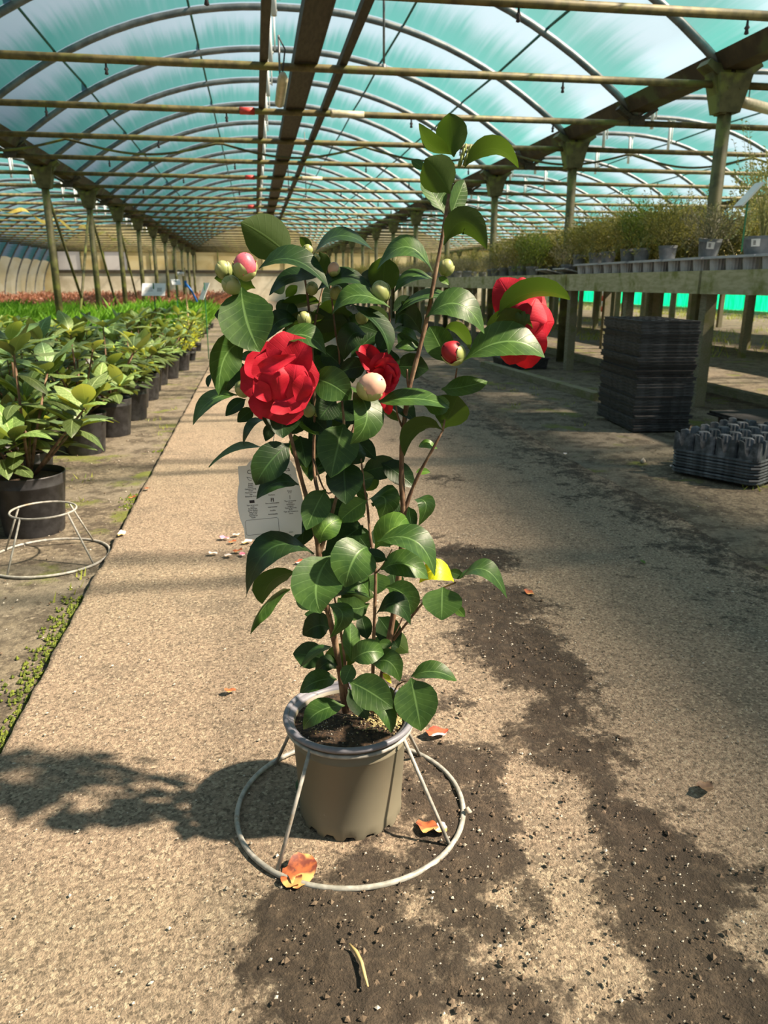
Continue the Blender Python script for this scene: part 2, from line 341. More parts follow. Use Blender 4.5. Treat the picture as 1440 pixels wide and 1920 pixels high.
# earth floor
xs = list(np.arange(-14, 22.01, 0.45)); ys = list(np.arange(-4, 44.01, 0.45)); mb = MB()
xs = [-80]+xs+[80]; ys = [-60]+ys+[110]
V = [(a, b, GZ+(0.012*fbm(a, b, 1.3, 3, 3.3) if -0.2 > a or a > 1.7 else -0.03)) for b in ys for a in xs]; nx = len(xs)
V = [(a, b, min(z, GZ+0.004)) for a, b, z in V]
mb.add(V, [(j*nx+i, j*nx+i+1, (j+1)*nx+i+1, (j+1)*nx+i) for j in range(len(ys)-1) for i in range(nx-1)])
floor = mb.build('floor', M['earth']); tag(floor, 'damp earth floor of the tunnel house with moss patches', kind='structure')
# concrete path; the soil left on it in wheel tracks is a map stored on the mesh
PX0, PX1 = -0.545, 1.615
soil_px = [  # (pixel x, pixel y, radius m, weight): where trodden soil lies on the slab
 (880,1050,.16,.8),(905,1130,.17,.9),(950,1200,.16,.95),(1010,1260,.13,.9),(1060,1330,.10,.6),(850,1320,.10,.6),(870,1430,.11,.85),(800,1500,.08,.7),
 (880,1530,.10,.9),(900,1620,.10,1.0),(840,1690,.09,.9),(1000,1390,.09,.8),(1060,1420,.09,.85),(1110,1480,.09,.7),(1000,1560,.06,.5),(660,1640,.07,.8),(690,1720,.08,1.0),
 (560,1710,.08,.9),(540,1790,.08,.8),(600,1830,.07,.95),(640,1900,.08,1.0),(760,1790,.09,1.0),(850,1800,.08,.95),(930,1740,.08,.95),(990,1690,.07,.8),(950,1850,.08,1.0),(1030,1850,.06,.7),
 (1170,1560,.10,.95),(1230,1620,.10,1.0),(1290,1680,.10,1.0),(1180,1680,.08,.95),(1250,1780,.10,1.0),(1330,1780,.10,.95),(1390,1880,.09,.95),(1300,1880,.10,1.0),(1210,1880,.07,.9),(1400,1760,.07,.6),(1120,1600,.06,.8),(690,1560,.05,.6),
 (760,1870,.06,.9),(1000,1790,.05,.9),(1130,1720,.05,.8),(1420,1660,.06,.5),(780,1280,.08,.45),(1150,1400,.1,.5),(840,900,.15,.45),(830,820,.3,.35),(780,1000,.12,.4)]
soil_pts = [(on_z(a, b), r, wt) for a, b, r, wt in soil_px]
light_px = [(1060,1480,.05),(1010,1470,.05),(1040,1620,.05),(1090,1700,.05),(1140,1800,.055),(1190,1850,.04),(940,1680,.04),(960,1800,.06),(780,1690,.04),(1080,1560,.05),(1040,1560,.04),(1390,1760,.05),(870,1360,.06)]
light_pts = [(on_z(a, b), r) for a, b, r in light_px]
xs = np.linspace(PX0, PX1, 181); ys = [-1.5, -0.8, -0.3, 0.1, 0.35]
y = 0.45
while y < 44:
    ys.append(y); y += 0.011 if y < 2.6 else (0.011+0.02*(y-2.6))
V = []; soil = []
for b in ys:
    for a in xs:
        a2 = a
        if a == xs[0]: a2 = a+0.012*fbm(a, b, 9, 3, 2)
        if a == xs[-1]: a2 = a+0.05*fbm(a, b, 3, 4, 5)
        s = 0.0
        if b < 5:
            for p, r, wt in soil_pts:
                d2 = (p.x-a)**2+(p.y-b)**2
                if d2 < 6*r*r: s = max(s, wt*math.exp(-d2/(1.3*r*r)))
            for p, r in light_pts:
                d2 = (p.x-a)**2+(p.y-b)**2
                if d2 < 6*r*r: s -= 0.55*math.exp(-d2/(r*r))
        if a > 0.9: s = max(s, min(1, (a-0.9)/0.9)*0.62*min(1, max(0, (b-0.9)/0.8)))
        n = fbm(a, b, 7, 4, 1.1) if b < 8 else 0
        s += 0.42*n
        z = 0.0
        if b < 4:
            sm = min(1, max(0, (s-0.3)/0.3)); z = sm*(0.003+0.020*max(0, fbm(a, b, 22, 4, 9)+0.10))+0.0012*fbm(a, b, 60, 2, 4)
        V.append((a2, b, z)); soil.append(s)
nx = len(xs); ny = len(ys)
Fc = [(j*nx+i, j*nx+i+1, (j+1)*nx+i+1, (j+1)*nx+i) for j in range(ny-1) for i in range(nx-1)]
nb = len(V)
for side, i in ((0, 0), (1, nx-1)):                       # skirts: the slab's edges
    for j in range(ny): p = V[j*nx+i]; V.append((p[0]+(-0.006 if side == 0 else 0.006), p[1], GZ-0.06)); soil.append(0.3)
for j in range(ny-1):
    Fc.append((j*nx, (j+1)*nx, nb+j+1, nb+j)); Fc.append((j*nx+nx-1, nb+ny+j, nb+ny+j+1, (j+1)*nx+nx-1))
mb = MB(); mb.v = V; mb.f = Fc
path = mb.build('concrete_path', M['path']); tag(path, 'sunlit concrete path with dark soil left in wheel tracks', kind='structure')
path.data.attributes.new('soil', 'FLOAT', 'POINT').data.foreach_set('value', soil)

# ------------------------------------------------------------------ roof: three bays of arches on gutters
BAY = 6.45; XL = -2.80; XC = 0.425; Y0 = 0.07; NEAR, FAR = -3, 27        # arch k stands at Y0+1.5k
def arch_z(u): return 2.42+1.18*(1-min(1, abs(u)/3.225)**2.25)
def arch_pts(xc, left_to_ground=False, n=28):
    P = []
    if left_to_ground:
        for k in range(8):
            q = k/8; P.append((xc-4.06+0.84*q**2.2, -0.05+2.47*q))
    for k in range(n+1):
        u = -3.225+6.45*k/n
        P.append((xc+u, arch_z(u)))
    return P
ceiling = empty('ceiling', (0, 0, 0)); tag(ceiling, 'arched film roof of the tunnel house on steel arches', kind='structure')
spans = [(XC, False), (XC+BAY, False), (XC+2*BAY, False), (XC-BAY, True)]
for xc, g in spans:
    prof = arch_pts(xc, g, 30)
    mb = MB(); mb.uv = []; yy = []
    for k in range(NEAR, FAR):
        for q in range(5): yy.append((k+q/5))
    yy.append(FAR)
    L = [0]
    for i in range(1, len(prof)): L.append(L[-1]+math.hypot(prof[i][0]-prof[i-1][0], prof[i][1]-prof[i-1][1]))
    for kk in yy:
        f = kk-math.floor(kk); bl = 0.055*math.sin(math.pi*f)
        for i, (a, z) in enumerate(prof):
            e2 = min(1, min(L[i], L[-1]-L[i])/0.5)
            mb.v.append((a, Y0+1.5*kk, z+0.045+bl*e2)); mb.uv.append((L[i], kk))
    n = len(prof)
    lo = 6 if g else 0
    mb.f = [(j*n+i, (j+1)*n+i, (j+1)*n+i+1, j*n+i+1) for j in range(len(yy)-1) for i in range(lo, n-1)]
    if g:
        ms = MB(); ms.v = [p for j in range(len(yy)) for p in mb.v[j*n:j*n+lo+1]]; q_ = lo+1
        ms.f = [(j*q_+i, (j+1)*q_+i, (j+1)*q_+i+1, j*q_+i+1) for j in range(len(yy)-1) for i in range(lo)]; ms.build('side_sheet', M['panel'], ceiling)
    fo = mb.build('roof_film', M['film'], ceiling)
    ed = [min(1, max(0, max((1.95-(l-(2.6 if g else 0)))/.5, (.78-(L[-1]-l))/.38))) for l in L]  # added sun-blocking strips, wide on the left flank, narrow on the right
    fo.data.attributes.new('edge', 'FLOAT', 'POINT').data.foreach_set('value', ed*len(yy))
    am = MB().tube([(a-xc, 0, z) for a, z in prof], 0.034, 8).mesh('roof_arch', M['steel'])
    tm = MB().tube([(-3.2, 0, 2.35), (-1, 0, 2.345), (1, 0, 2.345), (3.2, 0, 2.35)], 0.027, 8).mesh('tie_bar', M['oldpipe'])
    for k in range(NEAR, FAR+1):
        if k != 0: inst('roof_arch', am, ceiling, Matrix.Translation((xc, Y0+1.5*k, 0)))
        if xc < XC+2*BAY and k != 0: inst('tie_bar', tm, ceiling, Matrix.Translation((xc, Y0+1.5*k, 0)))
    for u in (-2.28, -0.95, 1.25, 2.3):
        mb = MB(); mb.tube([(xc+u, Y0+1.5*k*1.0, arch_z(u)+0.04+(0.02 if k % 2 else -0.0)) for k in range(NEAR, FAR+1)], 0.013, 6)
        mb.build('purlin', M['purlin'], ceiling)
# gutters with their brackets, posts
LEN = 1.5*(FAR-NEAR); YM = Y0+1.5*(FAR+NEAR)/2
bk = MB()
for s in (-1, 1):
    bk.add([(s*0.02, -0.06, -0.30), (s*0.055, -0.06, -0.30), (s*0.20, -0.06, 0.06), (s*0.02, -0.06, 0.02), (s*0.02, 0.06, -0.30), (s*0.055, 0.06, -0.30), (s*0.20, 0.06, 0.06), (s*0.02, 0.06, 0.02)],
           [(0, 1, 2, 3), (7, 6, 5, 4), (0, 4, 5, 1), (1, 5, 6, 2), (2, 6, 7, 3), (3, 7, 4, 0)])
    bk.box((s*0.12, 0, -0.02), (0.24, 0.15, 0.05), Matrix.Rotation(-s*0.62, 3, 'Y'))
bk.box((0, 0, -0.16), (0.17, 0.14, 0.26), taper=1.6)
for s in (-1, 1):
    for q in (-0.05, 0.05): bk.lathe([(0.012, -0.008), (0.012, 0.008)], 6, (q, s*0.09, -0.13), True, True)
bkm = bk.mesh('post_bracket', M['post'], False)
sb = MB()
for s in (-1, 1): sb.box((s*0.10, 0, -0.01), (0.22, 0.07, 0.035), Matrix.Rotation(-s*0.55, 3, 'Y'))
sb.box((0, 0, -0.06), (0.14, 0.08, 0.08)); sbm = sb.mesh('gutter_bracket', M['darkbeam'], False)
pm = MB().lathe([(0.052, 0), (0.052, 2.24)], 10, (0, 0, 0), True, True).mesh('support_post', M['post'])
for gx in (XL, XL+BAY, XL+2*BAY):
    mb = MB()
    prof = [(-0.155, 0.085), (-0.14, 0.09), (-0.075, 0.012), (0.075, 0.012), (0.14, 0.09), (0.155, 0.085), (0.085, -0.03), (-0.085, -0.03)]
    a, b = Y0+1.5*NEAR, Y0+1.5*FAR
    mb.add([(gx+p, a, 2.47+q) for p, q in prof]+[(gx+p, b, 2.47+q) for p, q in prof], [(i, (i+1) % 8, 8+(i+1) % 8, 8+i) for i in range(8)]+[tuple(range(8))[::-1], tuple(range(8, 16))])
    mb.build('gutter', M['gutter'], ceiling, False)
    for k in range(NEAR, FAR+1):
        if k % 2 == 0:
            inst('post_bracket', bkm, ceiling, Matrix.Translation((gx, Y0+1.5*k, 2.44)))
            inst('support_post', pm, ceiling, Matrix.Translation((gx, Y0+1.5*k, GZ-0.01)))
        else: inst('gutter_bracket', sbm, ceiling, Matrix.Translation((gx, Y0+1.5*k, 2.43)))
# three long members over the ties, white hangers under the ridge
for xx, wdt, hgt, mt in ((0.425, 0.155, 0.06, 'darkbeam'), (0.135, 0.055, 0.05, 'darkbeam'), (0.69, 0.055, 0.05, 'darkbeam')):
    mb = MB()
    for k in range(NEAR, FAR, 6):
        mb.box((xx, Y0+1.5*k+4.5, 2.375+hgt/2), (wdt, 8.97, hgt))
        if wdt > 0.1:
            for s in (-1, 1): mb.box((xx+s*wdt/2, Y0+1.5*k+4.5, 2.385+hgt/2), (0.012, 8.97, hgt+0.03))
    mb.build('ridge_board', M[mt], ceiling, False); 
hm = MB(); hm.tube([(0, 0, 0), (0, 0, -0.48)], 0.024, 8); hm.tube([(0.05, 0, -0.02), (0.05, 0, -0.36)], 0.010, 6); hm.box((0.02, 0, 0.0), (0.13, 0.05, 0.03)); hm.lathe([(0.022, -0.3), (0.022, -0.26)], 8, (0, 0, 0), True, True)
hmm = hm.mesh('hanger_rod', M['white'])
for k in range(4, FAR): inst('hanger_rod', hmm, ceiling, Matrix.Translation((0.27, Y0+1.5*k, arch_z(0.15)-0.03)))
for k in range(4, FAR):
    for u in (-1.55, 0.3): inst('hanger_rod', hmm, ceiling, Matrix.Translation((XC+BAY+u, Y0+1.5*k, arch_z(u)-0.03)))
    inst('hanger_rod', hmm, ceiling, Matrix.Translation((XC-BAY+1.2, Y0+1.5*k, arch_z(1.2)-0.03)))
rodm = MB(); rodm.tube([(0, 0, 0), (0, 0, -1.12)], 0.009, 6); rodm.lathe([(0.016, -1.14), (0.016, -1.08)], 6, (0, 0, 0), True, True); rodm = rodm.mesh('hanging_rod', M['steel'])
for xx, k in ((0.98, 4), (0.62, 9), (1.0, 10)): inst('hanging_rod', rodm, ceiling, Matrix.Translation((xx, Y0+1.5*k, 3.47)))
dm = MB().lathe([(0.004, -0.075), (0.014, -0.07), (0.009, -0.05), (0.016, -0.04), (0.008, -0.028), (0.006, 0.0)], 8, (0, 0, 0)).mesh('sprinkler_head', M['ink'])
for k in range(3, FAR, 1):
    for u in (-2.1, -0.6, 1.05, 2.4) if k % 2 else (-1.35, 1.9):
        inst('sprinkler_head', dm, ceiling, Matrix.Translation((XC+u, Y0+1.5*k, 2.325)))
capm = MB().lathe([(0.031, 0), (0.031, 0.13)], 10, (0, 0, 0), True, True).mesh('tie_sleeve', M['redpaint'])
for k in (5, 8, 11, 14): inst('tie_sleeve', capm, ceiling, Matrix.Translation((0.07-0.13, Y0+1.5*k, 2.345)) @ Matrix.Rotation(math.pi/2, 4, 'Y'))
capw = MB().lathe([(0.03, 0), (0.034, 0.02), (0.03, 0.05), (0.034, 0.08), (0.03, 0.11), (0.03, 0.3)], 10, (0, 0, 0), True, True).mesh('tie_coupling', M['lamp'])
for k in (5, 8): inst('tie_coupling', capw, ceiling, Matrix.Translation((0.74, Y0+1.5*k, 2.345)) @ Matrix.Rotation(math.pi/2, 4, 'Y'))
# diagonal braces by the left posts
for yk, s in ((8, 1), (10, 1), (10, -1), (12, 1)):
    MB().tube([(XL, Y0+1.5*yk+0.08*s, 2.1), (XL+0.02, Y0+1.5*yk+1.9*s, 0.25)], 0.022, 6).build('diagonal_brace', M['post'], ceiling)
# end wall
YE = Y0+1.5*FAR+0.05
wall = empty('wall_back', (0, YE, 0)); tag(wall, 'yellowed end wall of the tunnel house with film gables over panels', kind='structure')
for xc, g in spans:
    mb = MB(); P = [(a, 0.0, z) for a, z in arch_pts(xc, False, 24)]
    mb.add(P+[(p[0], 0.0, 2.42) for p in P], [(i, i+1, 25+i+1, 25+i) for i in range(24)]); mb.build('gable_film', M['gable'], wall)
    for q in range(6):
        mat = M['whitepanel'] if (xc < 0 and q in (0, 2)) else M['panel']
        MB().box((xc-3.225+1.075*(q+0.5), 0, 2.0), (1.05, 0.03, 1.02)).build('wall_panel', mat, wall, False)
        MB().box((xc-3.225+1.075*q, -0.04, 1.95), (0.05, 0.08, 1.0)).build('wall_stud', M['post'], wall, False)
    MB().box((xc, -0.02, 2.55), (6.45, 0.12, 0.10)).build('wall_rail', M['darkbeam'], wall, False)
    MB().box((xc, -0.02, 1.42), (6.45, 0.12, 0.13)).build('wall_rail', M['darkbeam'], wall, False)
    MB().box((xc, 0.02, 0.66), (6.45, 0.10, 1.40)).build('wall_base', M['lowwall'], wall, False)
MB().box((XC-BAY-3.6, 0, 1.2), (0.7, 0.04, 2.5)).build('wall_panel', M['panel'], wall, False)
# right side wall: green netting
mb = MB(); n = 120
XS = XC+2*BAY+3.2
for i in range(n+1):
    yy2 = -4+46*i/n
    for z in (-0.02, 0.5, 1.0, 1.6): mb.v.append((XS+0.05*math.sin(i*1.9)+0.03*math.sin(i*0.7), yy2, z))
mb.f = [(i*4+k, (i+1)*4+k, (i+1)*4+k+1, i*4+k+1) for i in range(n) for k in range(3)]
wr = mb.build('wall_right', M['net']); tag(wr, 'bright green netting along the far side wall', kind='structure')
mb = MB()
mb.add([(XS+0.2, -4, 1.55), (XS+0.2, 42, 1.55), (XS+0.2, 42, 2.5), (XS+0.2, -4, 2.5)], [(0, 1, 2, 3)]); mb.build('side_film', M['gable'], wr)

# ================================================================== CAMELLIA
VIEW = {'A': (380, 380, 3.6), 'B': (680, 200, 3.6), 'C': (380, 780, 3.6), 'D': (620, 600, 4.0), 'E': (440, 960, 2.769), 'P': (0, 0, 1.0)}
def vp(v, x, y): o = VIEW[v]; return (o[0]+x/o[2], o[1]+y/o[2])
def blade(P0, Pm, P1, side, W, prof, cup=0.12, wave=0.0, n=13, m=6, thick=0.0, serr=0.0, tipcurl=0.0, seed=0):
    """A leaf or petal: a curved midrib from P0 through Pm to P1, width along side, margins raised by cup."""
    ctrl = Pm*2-(P0+P1)*0.5; mb = MB(); mb.uv = []; L = (P1-P0).length
    for i in range(n):
        t = i/(n-1)
        p = P0*(1-t)**2+ctrl*2*t*(1-t)+P1*t*t; T = ((ctrl-P0)*(1-t)+(P1-ctrl)*t).normalized()
        s = (side-T*side.dot(T)).normalized(); N = s.cross(T)
        wd = W*0.5*prof(t)
        p = p+N*(-tipcurl*L*max(0, t-0.6)**2)
        for k in range(m+1):
            v = -1+2*k/m
            a = abs(v); wz = wave*L*math.sin(t*9+seed+(2 if v > 0 else 0))*a*a
            e1 = 1+(serr*(1 if i % 2 else -1) if a > 0.99 else 0)
            mb.v.append(tuple(p+s*(v*wd*e1*(1-0.10*cup*a))+N*(cup*wd*a**1.4+wz))); mb.uv.append((t, v))
    mb.f = [(i*(m+1)+k, i*(m+1)+k+1, (i+1)*(m+1)+k+1, (i+1)*(m+1)+k) for i in range(n-1) for k in range(m)]
    return mb
def lprof(t):
    if t < 0.07: return 0.035
    q = (t-0.07)/0.93
    return max(0.02, math.sin(math.pi*q**0.86)**0.62*(1-0.30*max(0, (q-0.70)/0.30)))
cam_root_p = on_z(657, 1505, 0.0); c0 = fh*PLANT_D+RT*(-0.0595)
PC = Vector((c0.x, c0.y, 0.0))
camellia = empty('potted_camellia', PC, 'tall red-flowering camellia in a taupe pot held by a wire ring stand', 'potted plant')
def rel(o):                                   # parent under the camellia keeping world coordinates
    o.parent = camellia; o.matrix_parent_inverse = Matrix.Translation(-PC); return o
LEAVES = [
 # view, base, tip, width, depth (cm, minus = nearer), flag, [mid point of midrib]
 ('A',600,372,256,133,262,3,'u'),('A',380,450,862,572,125,-3,'d',610,385),('A',800,505,444,622,90,-1,'d',600,505),('A',745,352,1158,325,80,-1,'d',930,222),
 ('A',735,330,655,232,60,6,'u'),('A',790,330,838,500,90,3,'u'),('A',770,600,1145,590,100,0,'d',950,505),('A',1262,708,866,755,115,-4,'t',1035,625),
 ('A',1215,640,1228,358,190,4,'u'),('A',262,570,388,1005,330,-6,'t',300,800),('A',640,790,398,952,120,1,'d',510,800),('A',805,680,510,748,75,3,'u',650,680),
 ('A',935,655,808,950,210,2,'u'),('A',1010,690,1268,1022,85,-3,'d',1190,830),('A',1105,890,955,1062,150,0,'d',1000,900),('A',500,930,842,1027,125,-4,'t',690,895),
 ('A',312,920,122,1305,190,-3,'t',150,1040),('A',55,1155,35,1247,32,4,'d'),('A',235,1300,-72,1505,92,-2,'t',55,1335),('A',385,1035,240,1055,60,0,'t'),
 ('A',305,1105,160,1285,150,2,'d',195,1150),('A',292,1325,152,1438,80,2,'d'),('A',345,1395,235,1482,85,3,'d'),('A',415,1462,268,1630,52,1,'d',330,1500),
 ('A',535,1350,540,1588,240,-6,'d'),('A',475,1490,425,1610,75,1,'d'),('A',740,1190,1005,1330,210,-6,'t',870,1225),('A',1003,1245,1003,1640,185,-8,'t',1110,1430),
 ('A',1110,1105,920,1145,130,1,'d'),('A',800,985,945,1115,140,2,'d'),('A',1245,860,1125,700,110,6,'u'),('C',790,132,640,45,62,-1,'b'),
 ('A',900,1330,785,1465,170,0,'d'),('A',680,1405,832,1545,140,1,'d'),('A',1000,1050,1180,880,110,3,'d'),('A',700,1060,880,1200,150,3,'d'),
 ('B',615,340,585,40,190,2,'u'),('B',600,325,385,112,100,1,'u',455,250),('B',592,588,420,350,225,-2,'u'),('B',420,430,328,362,55,0,'t'),
 ('B',680,425,1056,406,110,0,'u',870,280),('B',558,735,398,492,110,2,'t'),('B',598,735,692,495,105,3,'t'),('B',548,935,840,960,165,-3,'u',690,775),
 ('B',470,1112,92,1102,125,-2,'t',290,945),('B',430,1425,834,1527,180,-7,'t',640,1330),('B',230,1400,662,1298,65,0,'t',430,1290),('B',905,1420,1402,1292,115,-3,'u',1130,1255),
 ('B',825,1540,1160,1545,105,-1,'u',985,1435),('P',870,676,1024,668,58,-5,'t',950,640),('B',400,1540,212,1480,150,2,'d',290,1400),('D',660,172,455,85,60,1,'t',560,75),
 ('D',880,330,740,45,200,1,'t'),('D',1052,235,848,75,75,2,'u',950,70),('B',510,1150,582,1202,40,1,'b'),('B',205,1380,335,1290,90,1,'d'),
 ('B',470,1160,200,1255,75,0,'t',330,1150),('D',655,205,482,200,65,0,'t',565,190),('D',655,235,500,105,130,3,'d'),
 ('C',412,212,32,338,46,-1,'t',230,228),('C',588,185,355,470,205,-7,'d',455,310),('C',650,465,357,560,108,-8,'d',490,450),('C',955,55,865,415,255,-6,'t'),
 ('C',950,300,968,595,228,-6,'d'),('C',995,480,1158,412,115,-2,'t'),('C',985,335,1100,238,150,-1,'d',1030,250),('C',830,495,698,770,175,-6,'t'),
 ('C',790,860,945,690,160,-7,'b',840,745),('C',1108,570,915,718,145,-3,'b'),('C',1115,568,1035,498,60,0,'t'),('C',1115,565,1198,705,180,0,'t',1230,555),
 ('C',1330,590,1212,725,160,1,'d'),('D',585,1400,612,1595,100,1,'d'),('D',600,1355,660,1545,120,0,'t',715,1375),('C',1085,740,828,955,160,1,'d'),
 ('C',750,935,275,1218,185,-7,'d',465,890),('C',640,1058,398,1262,110,-3,'u',470,1110),('C',592,1170,325,1478,70,-4,'t',430,1270),('C',868,942,797,1335,310,-9,'t',770,1130),
 ('C',1110,885,960,1160,285,-9,'t',1020,970),('C',1248,975,1062,930,85,-10,'d'),('E',728,192,925,105,150,-7,'b',825,85),('E',738,155,1047,330,130,-9,'t',930,148),
 ('E',758,300,1012,345,130,-7,'t',880,270),('E',1142,365,955,368,100,-3,'y',1045,300),('E',1172,345,1418,450,88,-4,'t',1300,300),('E',1190,340,1108,310,48,-1,'t'),
 ('E',1160,350,1283,282,22,-2,'t'),('E',1080,390,1075,562,185,-6,'t'),('E',1140,490,1195,545,45,0,'b'),('E',785,388,912,540,125,-3,'t',885,435),
 ('E',735,530,917,586,105,-7,'d',835,475),('E',702,440,528,425,105,-4,'t',630,355),('E',700,475,535,445,110,-2,'t',610,500),('E',705,448,502,442,38,-5,'d',610,410),
 ('E',740,315,742,425,120,-1,'t'),('E',420,505,312,432,80,0,'d'),('E',460,545,362,530,45,-1,'d'),('E',492,605,352,640,125,-6,'d',430,590),
 ('E',464,478,495,658,95,-9,'t',560,530),('E',600,768,600,568,85,-7,'t'),('E',690,668,655,530,75,-2,'d'),('E',605,775,782,735,118,-9,'t',690,725),
 ('E',712,795,862,882,112,-6,'t',800,775),('E',745,685,820,690,48,-4,'t'),('E',596,880,822,1018,165,-10,'t'),('E',915,862,968,1138,205,-8,'t'),
 ('E',915,855,1155,874,85,-6,'t',1030,828),('E',612,792,565,896,75,-8,'t'),('E',530,868,332,936,95,-5,'t',430,878),('E',540,795,418,843,75,-1,'d',475,785),
 ('E',500,698,338,805,42,-4,'t',425,725),('E',572,1005,348,1128,105,-9,'t',440,1035),('E',588,920,692,1078,95,-7,'d'),('E',697,992,822,1152,90,-8,'t',780,1035),
 ('E',810,905,826,1042,42,-3,'d'),('E',768,838,814,890,26,-4,'y'),('C',692,748,562,862,62,3,'d'),('C',690,250,735,440,90,4,'b'),('C',640,170,700,330,90,5,'d'),
 ('C',880,120,990,250,120,3,'d'),('E',330,470,470,500,50,2,'d'),('A',560,640,640,560,60,5,'u'),('A',560,560,470,600,80,5,'d'),('A',860,760,1000,820,100,4,'d'),('A',430,1000,560,1090,120,3,'d'),
 ('D',505,762,393,668,55,3,'u'),('D',830,518,1178,450,130,-3,'t',1000,500),('D',842,818,960,565,250,-1,'u'),('D',840,825,545,1012,105,-3,'u',650,810),
 ('D',800,965,655,945,60,0,'b',720,930),('D',638,1142,748,1142,48,-1,'b'),('D',338,622,900,640,120,-7,'t',620,590),('D',700,640,895,620,130,-5,'t',810,640),('D',420,560,640,760,120,1,'d'),
]
for k in range(58):                                   # leaves deep inside the crown, most tinted dark for the shade there
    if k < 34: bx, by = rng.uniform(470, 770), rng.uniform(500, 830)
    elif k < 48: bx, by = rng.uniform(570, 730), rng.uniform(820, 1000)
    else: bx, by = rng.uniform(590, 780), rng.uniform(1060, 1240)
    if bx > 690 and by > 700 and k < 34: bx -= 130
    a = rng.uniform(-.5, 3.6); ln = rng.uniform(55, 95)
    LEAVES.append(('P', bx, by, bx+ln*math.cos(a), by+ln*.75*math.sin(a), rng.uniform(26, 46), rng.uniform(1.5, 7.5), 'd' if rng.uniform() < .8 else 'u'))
def in_plane(v, x, y, off): return on_plant(*vp(v, x, y), off/100.0)
TINT = {'t': (1.25, 1.2, 1.05, 1), 'd': (0.42, 0.50, 0.46, 1), 'u': (1.0, 1.0, 0.9, 1), 'b': (2.2, 2.0, 1.3, 1), 'y': (14, 6.2, 0.5, 1)}  # t and d put sun and shade into the leaf colour
for li, row in enumerate(LEAVES):
    v, bx, by, tx, ty, wpx, off, fl = row[:8]
    P0 = in_plane(v, bx, by, off); P1f = in_plane(v, tx, ty, off)
    ax = P1f-P0; L0 = ax.length
    up_ = (ty-by)/max(1e-6, math.hypot(tx-bx, ty-by))       # + : tip hangs down
    dz = (-0.5 if fl != 'u' else 0.42)*up_*L0+rng.uniform(-0.1, 0.1)*L0
    P1 = in_plane(v, tx, ty, off+dz*100)
    if len(row) > 8: Pm = in_plane(v, row[8], row[9], off+dz*45-1.0)
    else:
        Pm = (P0+P1)*0.5+UZ*(0.05*L0)
    dpt = (P0-CAMP).dot(fw); wapp = wpx/VIEW[v][2]*dpt/FPX
    L = (P1-P0).length+0.35*((Pm-(P0+P1)*0.5).length)
    Wr = max(wapp, 0.50*L); cth = max(0.25, min(1, wapp/Wr)); sth = math.sqrt(1-cth*cth)
    viewd = ((P0+P1)*0.5-CAMP).normalized()
    T = (P1-P0).normalized(); perp = T.cross(viewd).normalized()
    best = None
    for s in (-1, 1):
        sd = perp*cth+viewd*(s*sth); N = sd.cross(T)
        if (N.dot(viewd) > 0) != (fl == 'u'): sd = -sd; N = -N
        lit = 0.9 if fl in 'tb' else (-0.35 if fl == 'd' else 0.2)
        sc = N.z+lit*N.dot(RT)
        if best is None or sc > best[0]: best = (sc, sd)
    mb = blade(P0, Pm, P1, best[1], wapp/cth*1.13, lprof, cup=rng.uniform(0.10, 0.24), wave=rng.uniform(0.0, 0.012), serr=0.012, tipcurl=rng.uniform(0.05, 0.3), seed=li)
    # the short stalk
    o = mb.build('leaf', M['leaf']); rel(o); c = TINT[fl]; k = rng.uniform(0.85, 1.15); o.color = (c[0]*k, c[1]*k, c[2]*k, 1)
    if fl == 'y': o['label'] = 'yellowed leaf'
